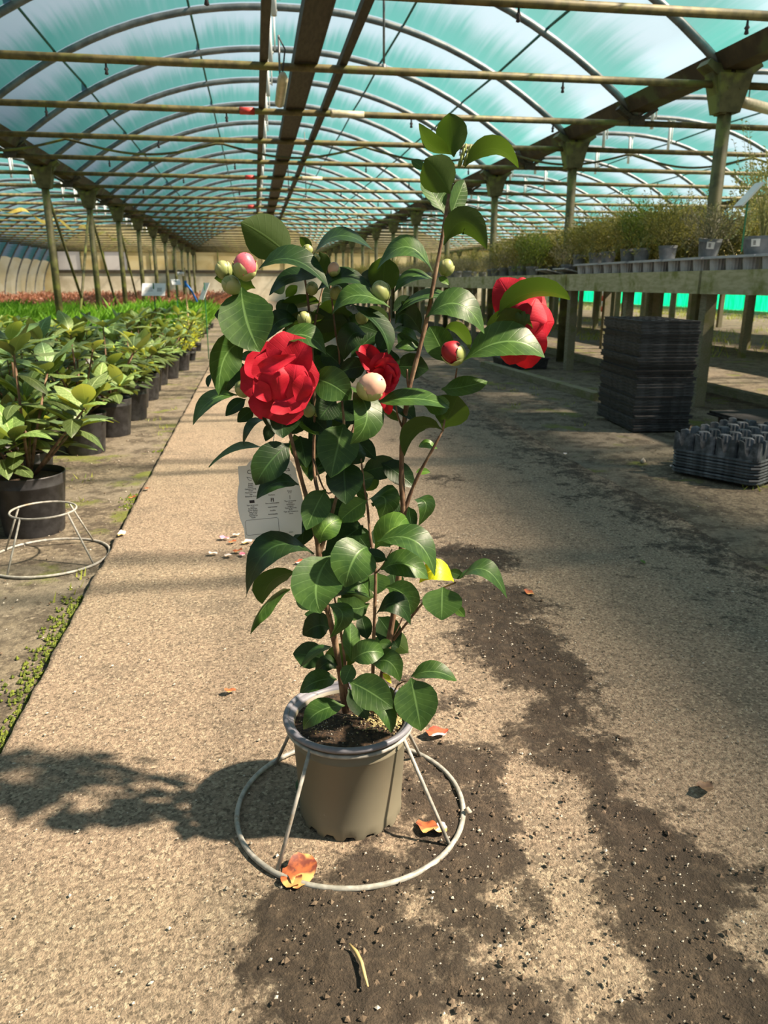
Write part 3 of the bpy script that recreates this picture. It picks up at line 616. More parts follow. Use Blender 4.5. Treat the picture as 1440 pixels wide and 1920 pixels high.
STEMS = [  # polyline in photo pixels with depth in cm, radius mm at both ends
 ([(842,362,-1),(830,440,-1),(815,520,-1),(800,600,-1),(785,660,-1),(770,718,-1),(760,775,-1),(754,840,-1),(753,900,-1),(756,970,-1),(750,1060,0),(738,1150,0),(725,1225,0),(703,1335,0)],2.4,5.6),
 ([(830,808,-2),(808,848,-2),(785,890,-1.5),(768,930,-1),(757,968,-1)],1.8,3.4),
 ([(857,690,-1),(850,730,-1),(838,770,-1),(830,808,-2)],1.3,1.8),
 ([(742,758,-2),(746,780,-2),(754,800,-1)],1.2,1.8),([(764,692,-1),(764,712,-1),(768,735,-1)],1.6,2.2),
 ([(486,622,-4),(495,655,-4),(515,720,-4),(540,800,-4),(553,850,-4),(567,905,-4),(580,950,-4),(592,1000,-4),(598,1040,-4),(605,1100,-3),(618,1160,-2),(632,1225,-1),(648,1335,0)],1.6,5.6),
 ([(690,690,0),(675,760,0),(655,830,-1),(640,890,-2),(625,955,-3),(610,1005,-3.5),(598,1040,-4)],1.5,3.6),
 ([(572,525,1),(577,560,1),(583,622,0),(588,700,0),(590,780,0),(588,860,0),(592,905,-1),(606,960,-3)],1.5,2.8),
 ([(630,628,1),(636,665,1),(640,740,1),(645,800,0),(640,890,-2)],1.3,2.2),([(616,505,2),(622,560,2),(630,630,1)],1.2,1.5),
 ([(730,560,-1),(730,622,-1),(722,690,-1),(690,790,-1),(655,830,-1)],1.3,1.9),
 ([(677,860,-2),(682,905,-2),(689,950,-2),(692,985,-2),(698,1030,-3),(704,1070,-4),(703,1130,-4),(701,1195,-3),(697,1335,-1)],1.5,3.0),
 ([(625,1110,-4),(640,1190,-3),(647,1250,-2),(652,1335,0)],1.5,3.0),([(758,1150,0),(745,1180,0),(730,1205,0)],1.0,1.6),
 ([(855,1092,-3),(825,1105,-3),(797,1126,-2),(765,1165,-1),(738,1200,0)],1.3,2.4),([(775,1275,-3),(745,1285,-2),(725,1335,-1)],1.0,1.6),
 ([(600,1140,-5),(615,1150,-4),(620,1165,-2)],0.9,1.3),([(615,505,2),(600,560,2),(585,640,0)],1,1.4),([(470,560,-4),(486,622,-4)],1.3,1.5),([(640,1255,-6),(655,1290,-4),(662,1335,-2)],1.1,1.8),
 ([(640,912,-3),(615,925,-3.2),(600,900,-3.5),(588,860,-2)],1.0,1.4),([(850,676,-2),(868,676,-3),(895,650,-2),(915,625,-1)],1.3,1.2),([(592,590,1),(586,640,0)],1,1.2),
 ([(735,1030,-7),(718,1060,-5),(704,1075,-4)],1.0,1.5),([(650,1240,-3),(648,1262,-3),(650,1300,-2)],1.0,1.4),
]
for pts, r0, r1 in STEMS:
    P = [on_plant(a, b, d/100) for a, b, d in pts]
    Q = []
    for i in range(len(P)-1):
        for k in range(3):
            t = k/3; pa = P[max(0, i-1)]; pb = P[i]; pc = P[i+1]; pd = P[min(len(P)-1, i+2)]
            Q.append(0.5*((2*pb)+(pc-pa)*t+(2*pa-5*pb+4*pc-pd)*t*t+(3*pb-pa-3*pc+pd)*t**3))
    Q.append(P[-1]); n = len(Q)
    rr = [(r0+(r1-r0)*(i/(n-1)))*0.001*(1+0.10*math.sin(i*1.7+r1*3)) for i in range(n)]
    rel(MB().tube(Q, rr, 8).build('stem', M['bark']))
# buds
def bud_mats():
    m, t, b = new_mat('bud_sepal'); n = noise_n(t, 50, 4); sp = nd(t, 'ShaderNodeSeparateXYZ'); t.links.new(nd(t, 'ShaderNodeUVMap').outputs[0], sp.inputs[0])
    c = mixc(t, ramp(t, n, 0.35, 0.7), (0.20, 0.26, 0.075), (0.34, 0.38, 0.15)); c = mixc(t, ramp(t, sp.outputs['X'], 0.55, 1.0, 0, 0.6), c, (0.50, 0.47, 0.24))
    t.links.new(mixc(t, 1.0, c, nd(t, 'ShaderNodeObjectInfo').outputs['Color'], 'MULTIPLY'), b.inputs['Base Color']); b.inputs['Roughness'].default_value = 0.45; b.inputs['Subsurface Weight'].default_value = 0.1; b.inputs['Subsurface Radius'].default_value = (0.003, 0.003, 0.001)
    M['sepal'] = m
    M['pinkbud'] = rough_mat('pink_bud_petal', (0.58, 0.05, 0.10), (0.74, 0.22, 0.26), 40, 0.45)
    M['palebud'] = rough_mat('pale_pink_petal', (0.70, 0.36, 0.34), (0.62, 0.46, 0.26), 40, 0.45)
    M['redbud'] = rough_mat('dark_red_petal', (0.20, 0.004, 0.012), (0.38, 0.01, 0.025), 60, 0.5)
bud_mats()
def sepal_mesh(a0, wid, top, k):          # a patch of an egg, ending in a rounded lip
    mb = MB(); mb.uv = []; n, m = 8, 7
    for i in range(n+1):
        t = i/n; el = -1.45+(top+1.45)*t
        for j in range(m+1):
            u = -1+2*j/m; ww = wid*math.sqrt(max(0.0, 1-(max(0, t-0.45)/0.56)**2))
            a = a0+u*ww; r = 1.0+0.035*k+0.03*(1-t)-0.05*abs(u)**3
            mb.v.append((r*math.cos(el)*math.cos(a), r*math.cos(el)*math.sin(a), 1.12*r*math.sin(el))); mb.uv.append((t, u))
    mb.f = [(i*(m+1)+j, i*(m+1)+j+1, (i+1)*(m+1)+j+1, (i+1)*(m+1)+j) for i in range(n) for j in range(m)]
    return mb.mesh('sepal', M['sepal'])
SEP_CLOSED = [sepal_mesh(k*2.51, 1.05, 1.35-0.22*k, k*0.9) for k in range(5)]
SEP_OPEN = [sepal_mesh(k*2.51+0.5, 0.95, 0.55-0.2*k, k*0.8) for k in range(4)]
def core_mesh(mat):
    mb = MB(); prof = []
    for i in range(13): el = -1.5+3.0*i/12; prof.append((0.96*math.cos(el)*(1-0.10*max(0, math.sin(el))), 1.16*0.97*math.sin(el)))
    mb.lathe(prof, 18)
    V = []
    for p in mb.v:
        a = math.atan2(p[1], p[0]); r = 1+0.05*math.sin(3*a+4*p[2]); V.append((p[0]*r, p[1]*r, p[2]))
    mb.v = V; return mb.mesh('bud', mat)
CORE = {k: core_mesh(M[m_]) for k, m_ in (('g', 'sepal'), ('p', 'pinkbud'), ('w', 'palebud'), ('r', 'redbud'))}
BUDS = [ # centre px, radius px, depth cm, kind, tilt from upright (x,y in view)
 (419,505,15.5,-6,'g',(-.25,.9)),(433,534,17,-7,'g',(-.4,.5)),(459,499,24,-8,'p',(.18,1)),(577,469,10,0,'g',(0,1)),(592,484,8,2,'g',(.2,1)),(626,505,13,0,'w',(.1,1)),(585,540,11.5,1,'g',(0,1)),(631,548,12.5,1,'g',(.2,.8)),
 (713,547,19.5,-3,'g',(-.1,1)),(571,598,13.5,-2,'g',(-.2,.9)),(503,578,9,-1,'g',(.4,.9)),(543,620,6,0,'g',(0,1)),(679,594,12,2,'g',(0,1)),(837,501,14.5,1,'g',(.3,.9)),(849,661,23.5,-4,'r',(-.75,.55)),(697,725,28,-11,'w',(.55,.45)),
 (455,728,15,-2,'g',(-.3,.8)),(580,769,12,-2,'g',(0,1)),(596,772,9,0,'g',(.3,.8)),(735,760,6,0,'g',(0,1))]
for bx, by, br, off, kd, tl in BUDS:
    c = on_plant(bx, by, off/100); dpt = (c-CAMP).dot(fw); r = br*dpt/FPX
    axd = (RT*tl[0]+UZ*tl[1]-fh*(0.5 if kd in 'prw' else 0.15)).normalized()
    q = axd.to_track_quat('Z', 'X').to_matrix().to_4x4(); spin = Matrix.Rotation(rng.uniform(0, 6.28), 4, 'Z')
    o = inst('bud', CORE[kd]); rel(o); o.matrix_basis = Matrix.Translation(c) @ q @ spin @ Matrix.Scale(r/1.05, 4)
    for sm in (SEP_CLOSED if kd == 'g' else SEP_OPEN):
        s = inst('sepal', sm, o); s.color = (1, 1, 1, 1) if kd == 'g' else (1.05, 1.1, 1.0, 1)
    if kd == 'p': o['label'] = 'bud opening deep pink'
    if kd == 'r': o['label'] = 'bud opening dark red'
    if kd == 'w': o['label'] = 'bud opening pale pink'
for dx, dy, ln in ((868,288,10),(874,296,9),(880,283,12),(864,300,8),(871,278,9)):      # bud scales at the shoot tip
    P0 = on_plant(dx-4, dy+14, .01); P1 = on_plant(dx+3, dy-ln, .0)
    rel(MB().tube([P0, P0.lerp(P1, .5), P1], [.0022, .0034, .0008], 7).build('bud', M['sepal']))
# flowers
def pprof(t): return max(0.05, (math.sin(math.pi*(0.10+0.83*t)))**0.5*(0.45+0.55*min(1, t/0.6)))
def ptip(t): return max(0.04, math.sin(math.pi*(0.12+0.865*t))**0.62)
def flower(name_label, view, petals, centre, off, prof=None):
    c = on_plant(*vp(view, *centre), off/100)
    core = MB().lathe([(0.002, -0.008), (0.007, -0.005), (0.008, 0.0), (0.005, 0.008)], 14, capt=True).build('flower', M['sepal']); rel(core); core.matrix_basis = Matrix.Translation(c)
    core['label'] = name_label; core.color = (.3, .3, .25, 1)
    for i, (bx, by, tx, ty, wpx, ob, ot, bl, cup) in enumerate(petals):
        P0 = on_plant(*vp(view, bx, by), ob/100); P1 = on_plant(*vp(view, tx, ty), ot/100)
        vd = ((P0+P1)*.5-CAMP).normalized(); T = (P1-P0).normalized(); sd = T.cross(vd).normalized()
        if sd.cross(T).dot(vd) > 0: sd = -sd
        Pm = (P0+P1)*.5-vd*(bl/100); W = wpx/VIEW[view][2]*(P0-CAMP).dot(fw)/FPX
        o = blade(P0, Pm, P1, sd, W, prof or pprof, cup=cup, wave=0.035, n=12, m=10, seed=i*1.7, tipcurl=0.35).build('petal', M['petal'], core)
        o.matrix_parent_inverse = Matrix.Translation(-c); k = rng.uniform(0.9, 1.12); o.color = (k, k, k, 1)
flower('large open red flower facing forward', 'A', [
 (530,1200,620,890,330,-7.5,-6.9,.05,.10),(520,1200,365,980,340,-7.5,-7.0,.05,.10),(520,1205,252,1190,280,-7.5,-7.4,.1,.12),(530,1220,475,1482,400,-7.8,-8.3,.1,.10),(540,1220,728,1322,330,-7.8,-7.9,.1,.12),(540,1200,755,1090,320,-7.6,-7.2,.1,.12),
 (545,1230,690,955,230,-8.4,-9.4,-.1,.24),(520,1230,425,1012,300,-8.4,-9.3,-.1,.2),(530,1260,340,1235,230,-8.6,-9.8,-.1,.25),(550,1270,722,1200,270,-8.6,-9.7,-.1,.25),(540,1290,600,1405,270,-8.8,-10.0,.1,.2),
 (520,1350,500,1100,260,-9.2,-10.5,.8,-.45),(600,1330,632,1095,200,-9.2,-10.1,.3,-.2),(627,1035,378,1120,112,-10.9,-11.1,.2,.35),(450,1340,362,1218,130,-10,-10.9,.0,.3),(650,1345,690,1170,150,-9.6,-10.2,.1,.25)],
 (530,1220), -7)
flower('half hidden red flower behind a pale bud', 'D', [
 (370,400,235,180,170,-3,-1.5,.6,.3),(360,390,190,235,60,-3,-4.5,.3,.3),(380,420,400,240,200,-4,-5,.8,.3),(380,420,485,300,190,-4,-6,.9,.3),(390,430,520,360,170,-4.2,-6.2,.8,.3),(390,440,515,440,150,-4.2,-6.2,.7,.3),(390,450,490,505,150,-4.2,-6,.7,.3),(380,450,300,400,160,-4,-6,.8,.3),(390,470,440,715,110,-3.5,-4,.5,.3),(400,420,470,370,120,-5,-7,.6,-.4),(400,430,460,440,130,-5,-7.2,.6,-.4)],
 (380,430), -3, ptip)
flower('red flower seen side-on at the shoot on the sunny side', 'B', [
 (1090,1440,918,1152,270,0,2.0,.4,-.2),(1095,1430,1065,1145,250,1.2,3.2,.3,-.2),(1100,1430,1165,1212,230,1.4,3.4,.3,-.2),(1110,1440,1238,1345,230,-.6,1,.5,-.25),(1110,1460,1302,1455,260,-.5,1,.4,-.22),(1100,1470,1232,1568,240,-1.0,.5,.5,-.25),
 (1090,1480,1122,1775,280,-1.2,.5,.5,-.2),(1080,1480,968,1742,260,-1.0,.8,.5,-.2),(1080,1465,808,1582,220,-.3,2,.5,-.2),(1085,1455,1172,1285,270,-1.8,-.6,.5,-.3),(1085,1462,1152,1605,240,-2.0,-.5,.5,-.3),(1085,1455,985,1310,230,-1.4,.4,.5,-.25)],
 (1085,1455), -.5, ptip)
for bx, by, tx, ty in ((1080,1480,1040,1390),(1085,1485,1120,1400),(1080,1490,1085,1380)):
    P0 = on_plant(*vp('B', bx, by), -.03); P1 = on_plant(*vp('B', tx, ty), -.034); vd = (P0-CAMP).normalized(); sd = (P1-P0).normalized().cross(vd).normalized()
    rel(blade(P0, (P0+P1)*.5-vd*.004, P1, sd, .010, pprof, .3).build('sepal', M['leaf']))
# pot, rim, compost
def pot_mb(rt, rb, h, feet=True, n=96, wall=0.004):
    mb = MB(); prof = [(rb, 0.0), (rb+0.002, 0.012), (rb+(rt-rb)*.15, h*.15), (rb+(rt-rb)*.82, h*.82), (rb+(rt-rb)*.825+.0015, h*.83), (rb+(rt-rb)*.84, h*.84), (rt, h*.98), (rt, h), (rt-wall, h), (rt-wall*1.2, h*.9), (rt-wall*2, h*.86)]
    V = []; m = len(prof)
    for i, (r, z) in enumerate(prof):
        for k in range(n):
            q = 2*math.pi*k/n
            zz = z
            if i == 0 and feet: zz = 0.0 if (k//3) % 2 == 0 else 0.009
            V.append((r*math.cos(q), r*math.sin(q), zz))
    Fc = [(i*n+k, i*n+(k+1) % n, (i+1)*n+(k+1) % n, (i+1)*n+k) for i in range(m-1) for k in range(n)]
    mb.add(V, Fc); mb.lathe([(rb*.97, .012), (0.001, .012)], n//4, capb=False); return mb
pot_mb(0.0985, 0.0885, 0.184).build('pot', M['pot'], camellia)
mb = MB(); mb.tube([(0.1085*math.cos(q), 0.1085*math.sin(q), 0.190) for q in np.linspace(0, 2*math.pi, 72, endpoint=False)], 0.0052, 8, closed=True)
mb.lathe([(0.096, 0.1815), (0.1085, 0.1835), (0.1095, 0.189), (0.103, 0.190), (0.0955, 0.186), (0.0935, 0.165)], 72, capb=False); mb.build('pot_rim', M['rim'], camellia)
mb = MB(); V = [(0, 0, 0.182)]; Fc = []; n = 64; R_ = 22
for i in range(1, R_+1):
    for k in range(n):
        q = 2*math.pi*k/n; r = 0.0965*i/R_; x_, y_ = r*math.cos(q), r*math.sin(q)
        V.append((x_, y_, 0.176+0.010*fbm(x_, y_, 30, 4, 2.2)+0.006*(1-(i/R_)**2)))
for k in range(n): Fc.append((0, 1+k, 1+(k+1) % n))
for i in range(R_-1):
    for k in range(n): Fc.append((1+i*n+k, 1+(i+1)*n+k, 1+(i+1)*n+(k+1) % n, 1+i*n+(k+1) % n))
mb.add(V, Fc); mb.build('compost', M['soil'], camellia)
# moss patch and perlite grains on the compost
mb = MB()
def grain(mb, p, r, sq=1.0):
    q = Matrix.Rotation(rng.uniform(0, 6.28), 3, 'Z')
    V = [q @ Vector((a*r, b*r*rng.uniform(.6, 1), c_*r*sq)) for a, b, c_ in ((1, 0, 0), (0, 1, 0), (-1, 0, 0), (0, -1, 0), (0, 0, 1), (0, 0, -1), )]
    V = [v*rng.uniform(.8, 1.15)+Vector(p) for v in V]
    mb.add(V, [(0, 1, 4), (1, 2, 4), (2, 3, 4), (3, 0, 4), (1, 0, 5), (2, 1, 5), (3, 2, 5), (0, 3, 5)])
ctr = on_z(728, 1362, 0.17)-PC
for k in range(700):
    a = rng.normal(0, 0.026); b = rng.normal(0, 0.018); x_, y_ = ctr.x+a, ctr.y+b
    if math.hypot(x_, y_) > 0.092: continue
    grain(mb, (x_, y_, 0.179+0.010*fbm(x_, y_, 30, 4, 2.2)+0.006*(1-(math.hypot(x_, y_)/.1035)**2)), rng.uniform(.0012, .003), .8)
ctr2 = on_z(618, 1362, 0.17)-PC
for k in range(160):
    x_, y_ = ctr2.x+rng.normal(0, .022), ctr2.y+rng.normal(0, .015)
    if math.hypot(x_, y_) > 0.092: continue
    grain(mb, (x_, y_, 0.180+0.010*fbm(x_, y_, 30, 4, 2.2)), rng.uniform(.001, .0025), .8)
tag(mb.build('moss', M['moss'], camellia), kind='stuff')
mb = MB()
for k in range(170):
    r = 0.092*math.sqrt(rng.uniform(0, 1)); q = rng.uniform(0, 6.28); x_, y_ = r*math.cos(q), r*math.sin(q)
    grain(mb, (x_, y_, 0.178+0.010*fbm(x_, y_, 30, 4, 2.2)+0.006*(1-(r/.1035)**2)), rng.choice([.0008, .0011, .0016]))
tag(mb.build('perlite', M['pebble'], camellia), kind='stuff')
# wire ring stands
def ring_stand(label, loc, angs, rz=0, top=0.1765, r0=0.2, r1=0.1065):
    t = empty('wire_ring_stand', loc, label, 'pot stand', rz=rz)
    MB().tube([(r0*math.cos(q), r0*math.sin(q), 0.0065+.0008*math.sin(3*q)) for q in np.linspace(0, 2*math.pi, 80, endpoint=False)], 0.0047, 8, closed=True).build('base_ring', M['wire'], t)
    MB().tube([(r1*math.cos(q), r1*math.sin(q), top) for q in np.linspace(0, 2*math.pi, 64, endpoint=False)], 0.0036, 8, closed=True).build('top_ring', M['wire'], t)
    for a in angs:
        a = math.radians(a); c_, s_ = math.cos(a), math.sin(a)
        MB().tube([(r1*c_, r1*s_, top+.002), (r0*.985*c_, r0*.985*s_, 0.004)], 0.0033, 8).build('leg', M['wire'], t)
    return t
RZ = -YAW
ring_stand('galvanised wire ring stand around the taupe pot on the path', PC, (236, 329, 48, 140), RZ)
q = on_z(93, 1047, GZ)
ring_stand('empty wire ring stand on the mossy earth beside the path edge', (q.x, q.y, GZ), (252, 338, 62, 160), RZ)
# plant tag
TD = -0.022
tag_o = on_plant(*vp('C', 450, 600), TD); dpt = (tag_o-CAMP).dot(fw); PXM = dpt/FPX/8.47          # metres per tag-drawing unit
rot = math.radians(-0.0); zax = -(fh*0.96+UZ*(-0.05)+RT*0.12).normalized(); xax = UZ.cross(zax).normalized(); yax = zax.cross(xax)
TM = Matrix((xax, yax, zax)).transposed().to_4x4(); TM.translation = tag_o
def tg(zx, zy, d=0.0): return Vector(((zx-635)*PXM*1.01, -(zy-819)*PXM*1.03, d))
outl = [(150,230),(290,213),(330,160),(390,110),(470,70),(600,45),(750,40),(880,60),(950,90),(1010,135),(1060,230),(1100,400),(1150,590),(1180,750),(1190,850),(1175,970),(1150,1080),(1145,1262),(1040,1275),(985,1340),(920,1402),(820,1450),(700,1478),(600,1480),(520,1470),(440,1430),(370,1385),(220,1372),(212,1220),(175,1120),(150,1050),(125,900),(120,800),(122,700),(132,610),(150,540),(160,500)]
mb = MB(); n = len(outl); c = (640, 760)
V = [tg(*c, .0004)]+[tg(a, b, .0004) for a, b in outl]+[tg(*c, -.0004)]+[tg(a, b, -.0004) for a, b in outl]
for i in range(n): j = (i+1) % n; mb.f += [(0, 1+j, 1+i), (n+1, n+2+i, n+2+j), (1+i, 1+j, n+2+j, n+2+i)]
mb.v = [tuple(p) for p in V]
def tag_mat():
    m, t, b = new_mat('tag_card'); n_ = noise_n(t, 14, 3); t.links.new(mixc(t, n_, (0.72, 0.76, 0.77), (0.84, 0.87, 0.87)), b.inputs['Base Color']); b.inputs['Roughness'].default_value = 0.4
    M['tag'] = m
tag_mat()
plant_tag = mb.build('plant_tag', M['tag'], None, False); plant_tag.matrix_world = TM
tag(plant_tag, 'pale printed plant tag hanging among the camellia stems', 'tag')
def text_mesh(s, size, mat, name, align='CENTER'):
    cu = bpy.data.curves.new(name, 'FONT'); cu.body = s; cu.size = size; cu.align_x = align; cu.resolution_u = 2; cu.extrude = 0.00008
    o = bpy.data.objects.new(name, cu); COL.objects.link(o); bpy.context.view_layer.update()
    me = bpy.data.meshes.new_from_object(o.evaluated_get(bpy.context.evaluated_depsgraph_get())); bpy.data.objects.remove(o)
    me.materials.clear(); me.materials.append(mat); me.name = name; return me
SL = math.radians(6.2)
def put_text(s, zx, zy, h, mat='ink', parent=plant_tag, name='printed_line', align='CENTER'):
    inst(name, text_mesh(s, h*PXM*1.38, M[mat], name, align), parent, Matrix.Translation(tg(zx, zy, .0006)) @ Matrix.Rotation(SL, 4, 'Z'))
put_text('Camellia japonica', 640, 312, 72)
for s, a, b in (('Acqua',345,500),('Boden',345,528),('Wasser',345,556),('Giessen mässig',340,586),('Water',345,614),('Plenty of water',345,642),('Eau',348,672),("Beaucoup d'eau",345,702),
  ('Tipo di terreno',362,842),('Acido',364,870),('Bodensorte',366,896),('saurer Boden',366,924),('Type of soil',368,952),('Acidic soil',370,980),('Type de sol',372,1008),('Acide',374,1038),
  ('Fioritura',680,668),('Non commestibile',685,796),('ungeniessbar',687,856),('inedible',690,912),('immangeable',692,970),
  ('Pianta',968,596),('5-10',970,622),('Tipo di crescita',975,752),('Lento',978,780),('Wachstum',978,806),('langsam',980,834),('Type of growth',980,862),('Slow',980,890),('Type de croissance',982,918),('Lente',984,948),('www.',980,1246)):
    put_text(s, a, b, 22)
mb = MB()
def stroke(mb, pts, r=2.2, closed=False): mb.tube([tg(a, b, .0006) for a, b in pts], r*PXM, 4, closed=closed)
stroke(mb, [(262,1078),(752,1014),(775,1030),(785,1230),(765,1255),(270,1320),(246,1300),(236,1104)], 2.2, True); mb.build('printed_frame', M['ink'], plant_tag)
mb = MB(); mb.box(tg(357, 776, .0004), (82*PXM, 44*PXM, .0004), Matrix.Rotation(SL, 3, 'Z')); mb.build('printed_symbol', M['ink'], plant_tag, False)
mb = MB(); stroke(mb, [(970,655),(972,715)], 3); stroke(mb, [(668,705),(668,765)], 6); stroke(mb, [(702,705),(702,765)], 6); stroke(mb, [(690,705),(680,735),(700,735)], 4); mb.build('printed_symbol', M['ink'], plant_tag)
mb = MB()
for cx, cy in ((880,1315),(938,1305)): stroke(mb, [(cx-20,cy+15),(cx+20,cy+11),(cx,cy-20)], 2.4, True)
stroke(mb, [(285,390),(320,440),(360,440),(375,420),(340,400),(300,400)], 2.5, True); stroke(mb, [(940,330),(970,345),(990,325),(1000,350),(975,360)], 2.2, True); mb.build('printed_symbol', M['ink'], plant_tag)
mb = MB(); stroke(mb, [(692+72*math.cos(q), 1385+70*math.sin(q)) for q in np.linspace(0, 6.28, 24, endpoint=False)], 5, True)
for a, b in ((665,1390),(715,1385),(690,1350)): stroke(mb, [(a+18*math.cos(q), b+18*math.sin(q)) for q in np.linspace(0, 6.28, 10, endpoint=False)], 6, True)
mb.build('printed_emblem', M['greyink'], plant_tag)
# the thread it hangs from
MB().tube([on_plant(512, 868, TD-.001), on_plant(511, 840, TD), on_plant(514, 815, TD-.004)], .0006, 5).build('thread', M['white'], plant_tag).matrix_parent_inverse = TM.inverted()
# ================================================================== RHODODENDRONS in the bed
def rprof(t):
    if t < 0.10: return 0.06
    q = (t-0.10)/0.90; return max(0.02, math.sin(math.pi*q**0.9)**0.75)
RL = []
for k in range(4):
    L = 1.0; dr = (0.10, 0.2, -0.05, 0.3)[k]
    RL.append(blade(Vector((0, 0, 0)), Vector((0, .5, .04+dr*.3)), Vector((0, 1, -dr*.4)), Vector((-1, 0, 0)), .46, rprof, cup=.18, wave=.012, n=9, m=4, seed=k).mesh('leaf', M['rholeaf']))
for me in RL:                                          # upper face must look up
    if me.polygons[8].normal.z < 0: me.flip_normals()
PM = pot_mb(0.115, 0.092, 0.20, False, 28); PMM = PM.mesh('pot', M['blackpot'])
PSM = MB().lathe([(0.106, 0.18), (0.07, 0.186), (0.001, 0.188)], 20, capb=False).mesh('compost', M['soil'])
PS_G = MB().lathe([(0.106, 0.18), (0.07, 0.186), (0.001, 0.188)], 20, capb=False)
def make_rhodo(seed, label):
    r = random.Random(seed); t = empty('potted_rhododendron', (0, 0, 0), label, 'potted plant')
    inst('pot', PMM, t); inst('compost', PSM, t)
    tips = []
    for k in range(9):
        q = 2*math.pi*k/9+r.uniform(-.3, .3); rad = r.uniform(.10, .22) if k else .02; h = r.uniform(.28, .56) if k else .58
        tip = Vector((rad*math.cos(q), rad*math.sin(q), h)); base = Vector((.012*math.cos(q), .012*math.sin(q), .18))
        mid = base.lerp(tip, .5)+Vector((0, 0, -.02)); mid.x *= .8; mid.y *= .8
        MB().tube([base, mid, tip], [.006, .005, .0035], 6).build('stem', M['bark'], t); tips.append((tip, mid, q))
    for tip, mid, q in tips:
        n = r.choice((7, 8, 9)); out = Vector((math.cos(q), math.sin(q), 0))
        for j in range(n):
            a = 2*math.pi*j/n+r.uniform(-.25, .25); el = r.uniform(-.05, 1.0)
            d = (Vector((math.cos(a)*math.cos(el), math.sin(a)*math.cos(el), math.sin(el)))+out*.12).normalized()
            L = r.uniform(.115, .165); z = Vector((0, 0, 1)); x = d.cross(z).normalized(); n_ = x.cross(d)
            Mx = Matrix((x, d, n_)).transposed().to_4x4(); Mx.translation = tip+Vector((0, 0, r.uniform(-.02, .0)))
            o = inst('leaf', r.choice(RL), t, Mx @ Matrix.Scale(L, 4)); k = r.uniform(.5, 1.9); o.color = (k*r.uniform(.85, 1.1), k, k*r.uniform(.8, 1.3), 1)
        for j in range(4):                             # a few lower leaves
            a = q+r.uniform(-1.6, 1.6); d = Vector((math.cos(a), math.sin(a), r.uniform(-.5, .1))).normalized()
            x = d.cross(Vector((0, 0, 1))).normalized(); n_ = x.cross(d); Mx = Matrix((x, d, n_)).transposed().to_4x4(); Mx.translation = mid.lerp(tip, r.uniform(0, .7))
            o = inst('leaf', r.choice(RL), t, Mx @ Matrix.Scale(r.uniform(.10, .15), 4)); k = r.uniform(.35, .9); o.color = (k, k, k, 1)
        MB().lathe([(.001, .0), (.007, .006), (.006, .016), (.001, .026)], 7, tip).build('bud', M['fol_yellow'], t)
    note_kids(t); return t
ORD = ['first', 'second', 'third', 'fourth', 'fifth', 'sixth', 'seventh', 'eighth', 'ninth', 'tenth', 'eleventh', 'twelfth', 'thirteenth', 'fourteenth', 'fifteenth']
protos = [make_rhodo(11+k, '') for k in range(4)]; used = [False]*4
def place_rhodo(k, loc, rz, sc, label, group=None):
    p = protos[k]
    if not used[k]:
        used[k] = True; p.location = loc; p.rotation_euler = (0, 0, rz); p.scale = (sc,)*3; p['label'] = label
        if group: p['group'] = group
    else: clone(p, loc, rz, sc, label, group)
front = [(-.885, 3.02), (-1.03, 3.44), (-.99, 4.50), (-.93, 5.02), (-.90, 5.62), (-.95, 6.15), (-.93, 6.60), (-.97, 7.10), (-.95, 7.55), (-.90, 8.05), (-.85, 8.80)]
for i, (a, b) in enumerate(front):
    place_rhodo(i % 4, (a, b, GZ), rng.uniform(0, 6.28), rng.uniform(1.0, 1.12)*(1.12 if i < 4 else 1.0), f'broad-leaved rhododendron in a black pot, {ORD[i]} from the near end beside the path')
i = 0
for col in range(1, 7):
    yy2 = 3.0+col*.12+max(0, (col-1)*.9)
    while yy2 < 8.2:
        xx = -.95-.43*col
        if not (abs(xx-XL) < .34 and abs((yy2-Y0) % 3-1.5) > 1.12):
            place_rhodo((i*7+col) % 4, (xx+rng.uniform(-.05, .05), yy2, GZ), rng.uniform(0, 6.28), rng.uniform(.82, 1.0), 'broad-leaved rhododendron in the packed block behind the path-side row', 'rhododendrons in the packed block'); i += 1
        yy2 += .46+rng.uniform(-.03, .05)
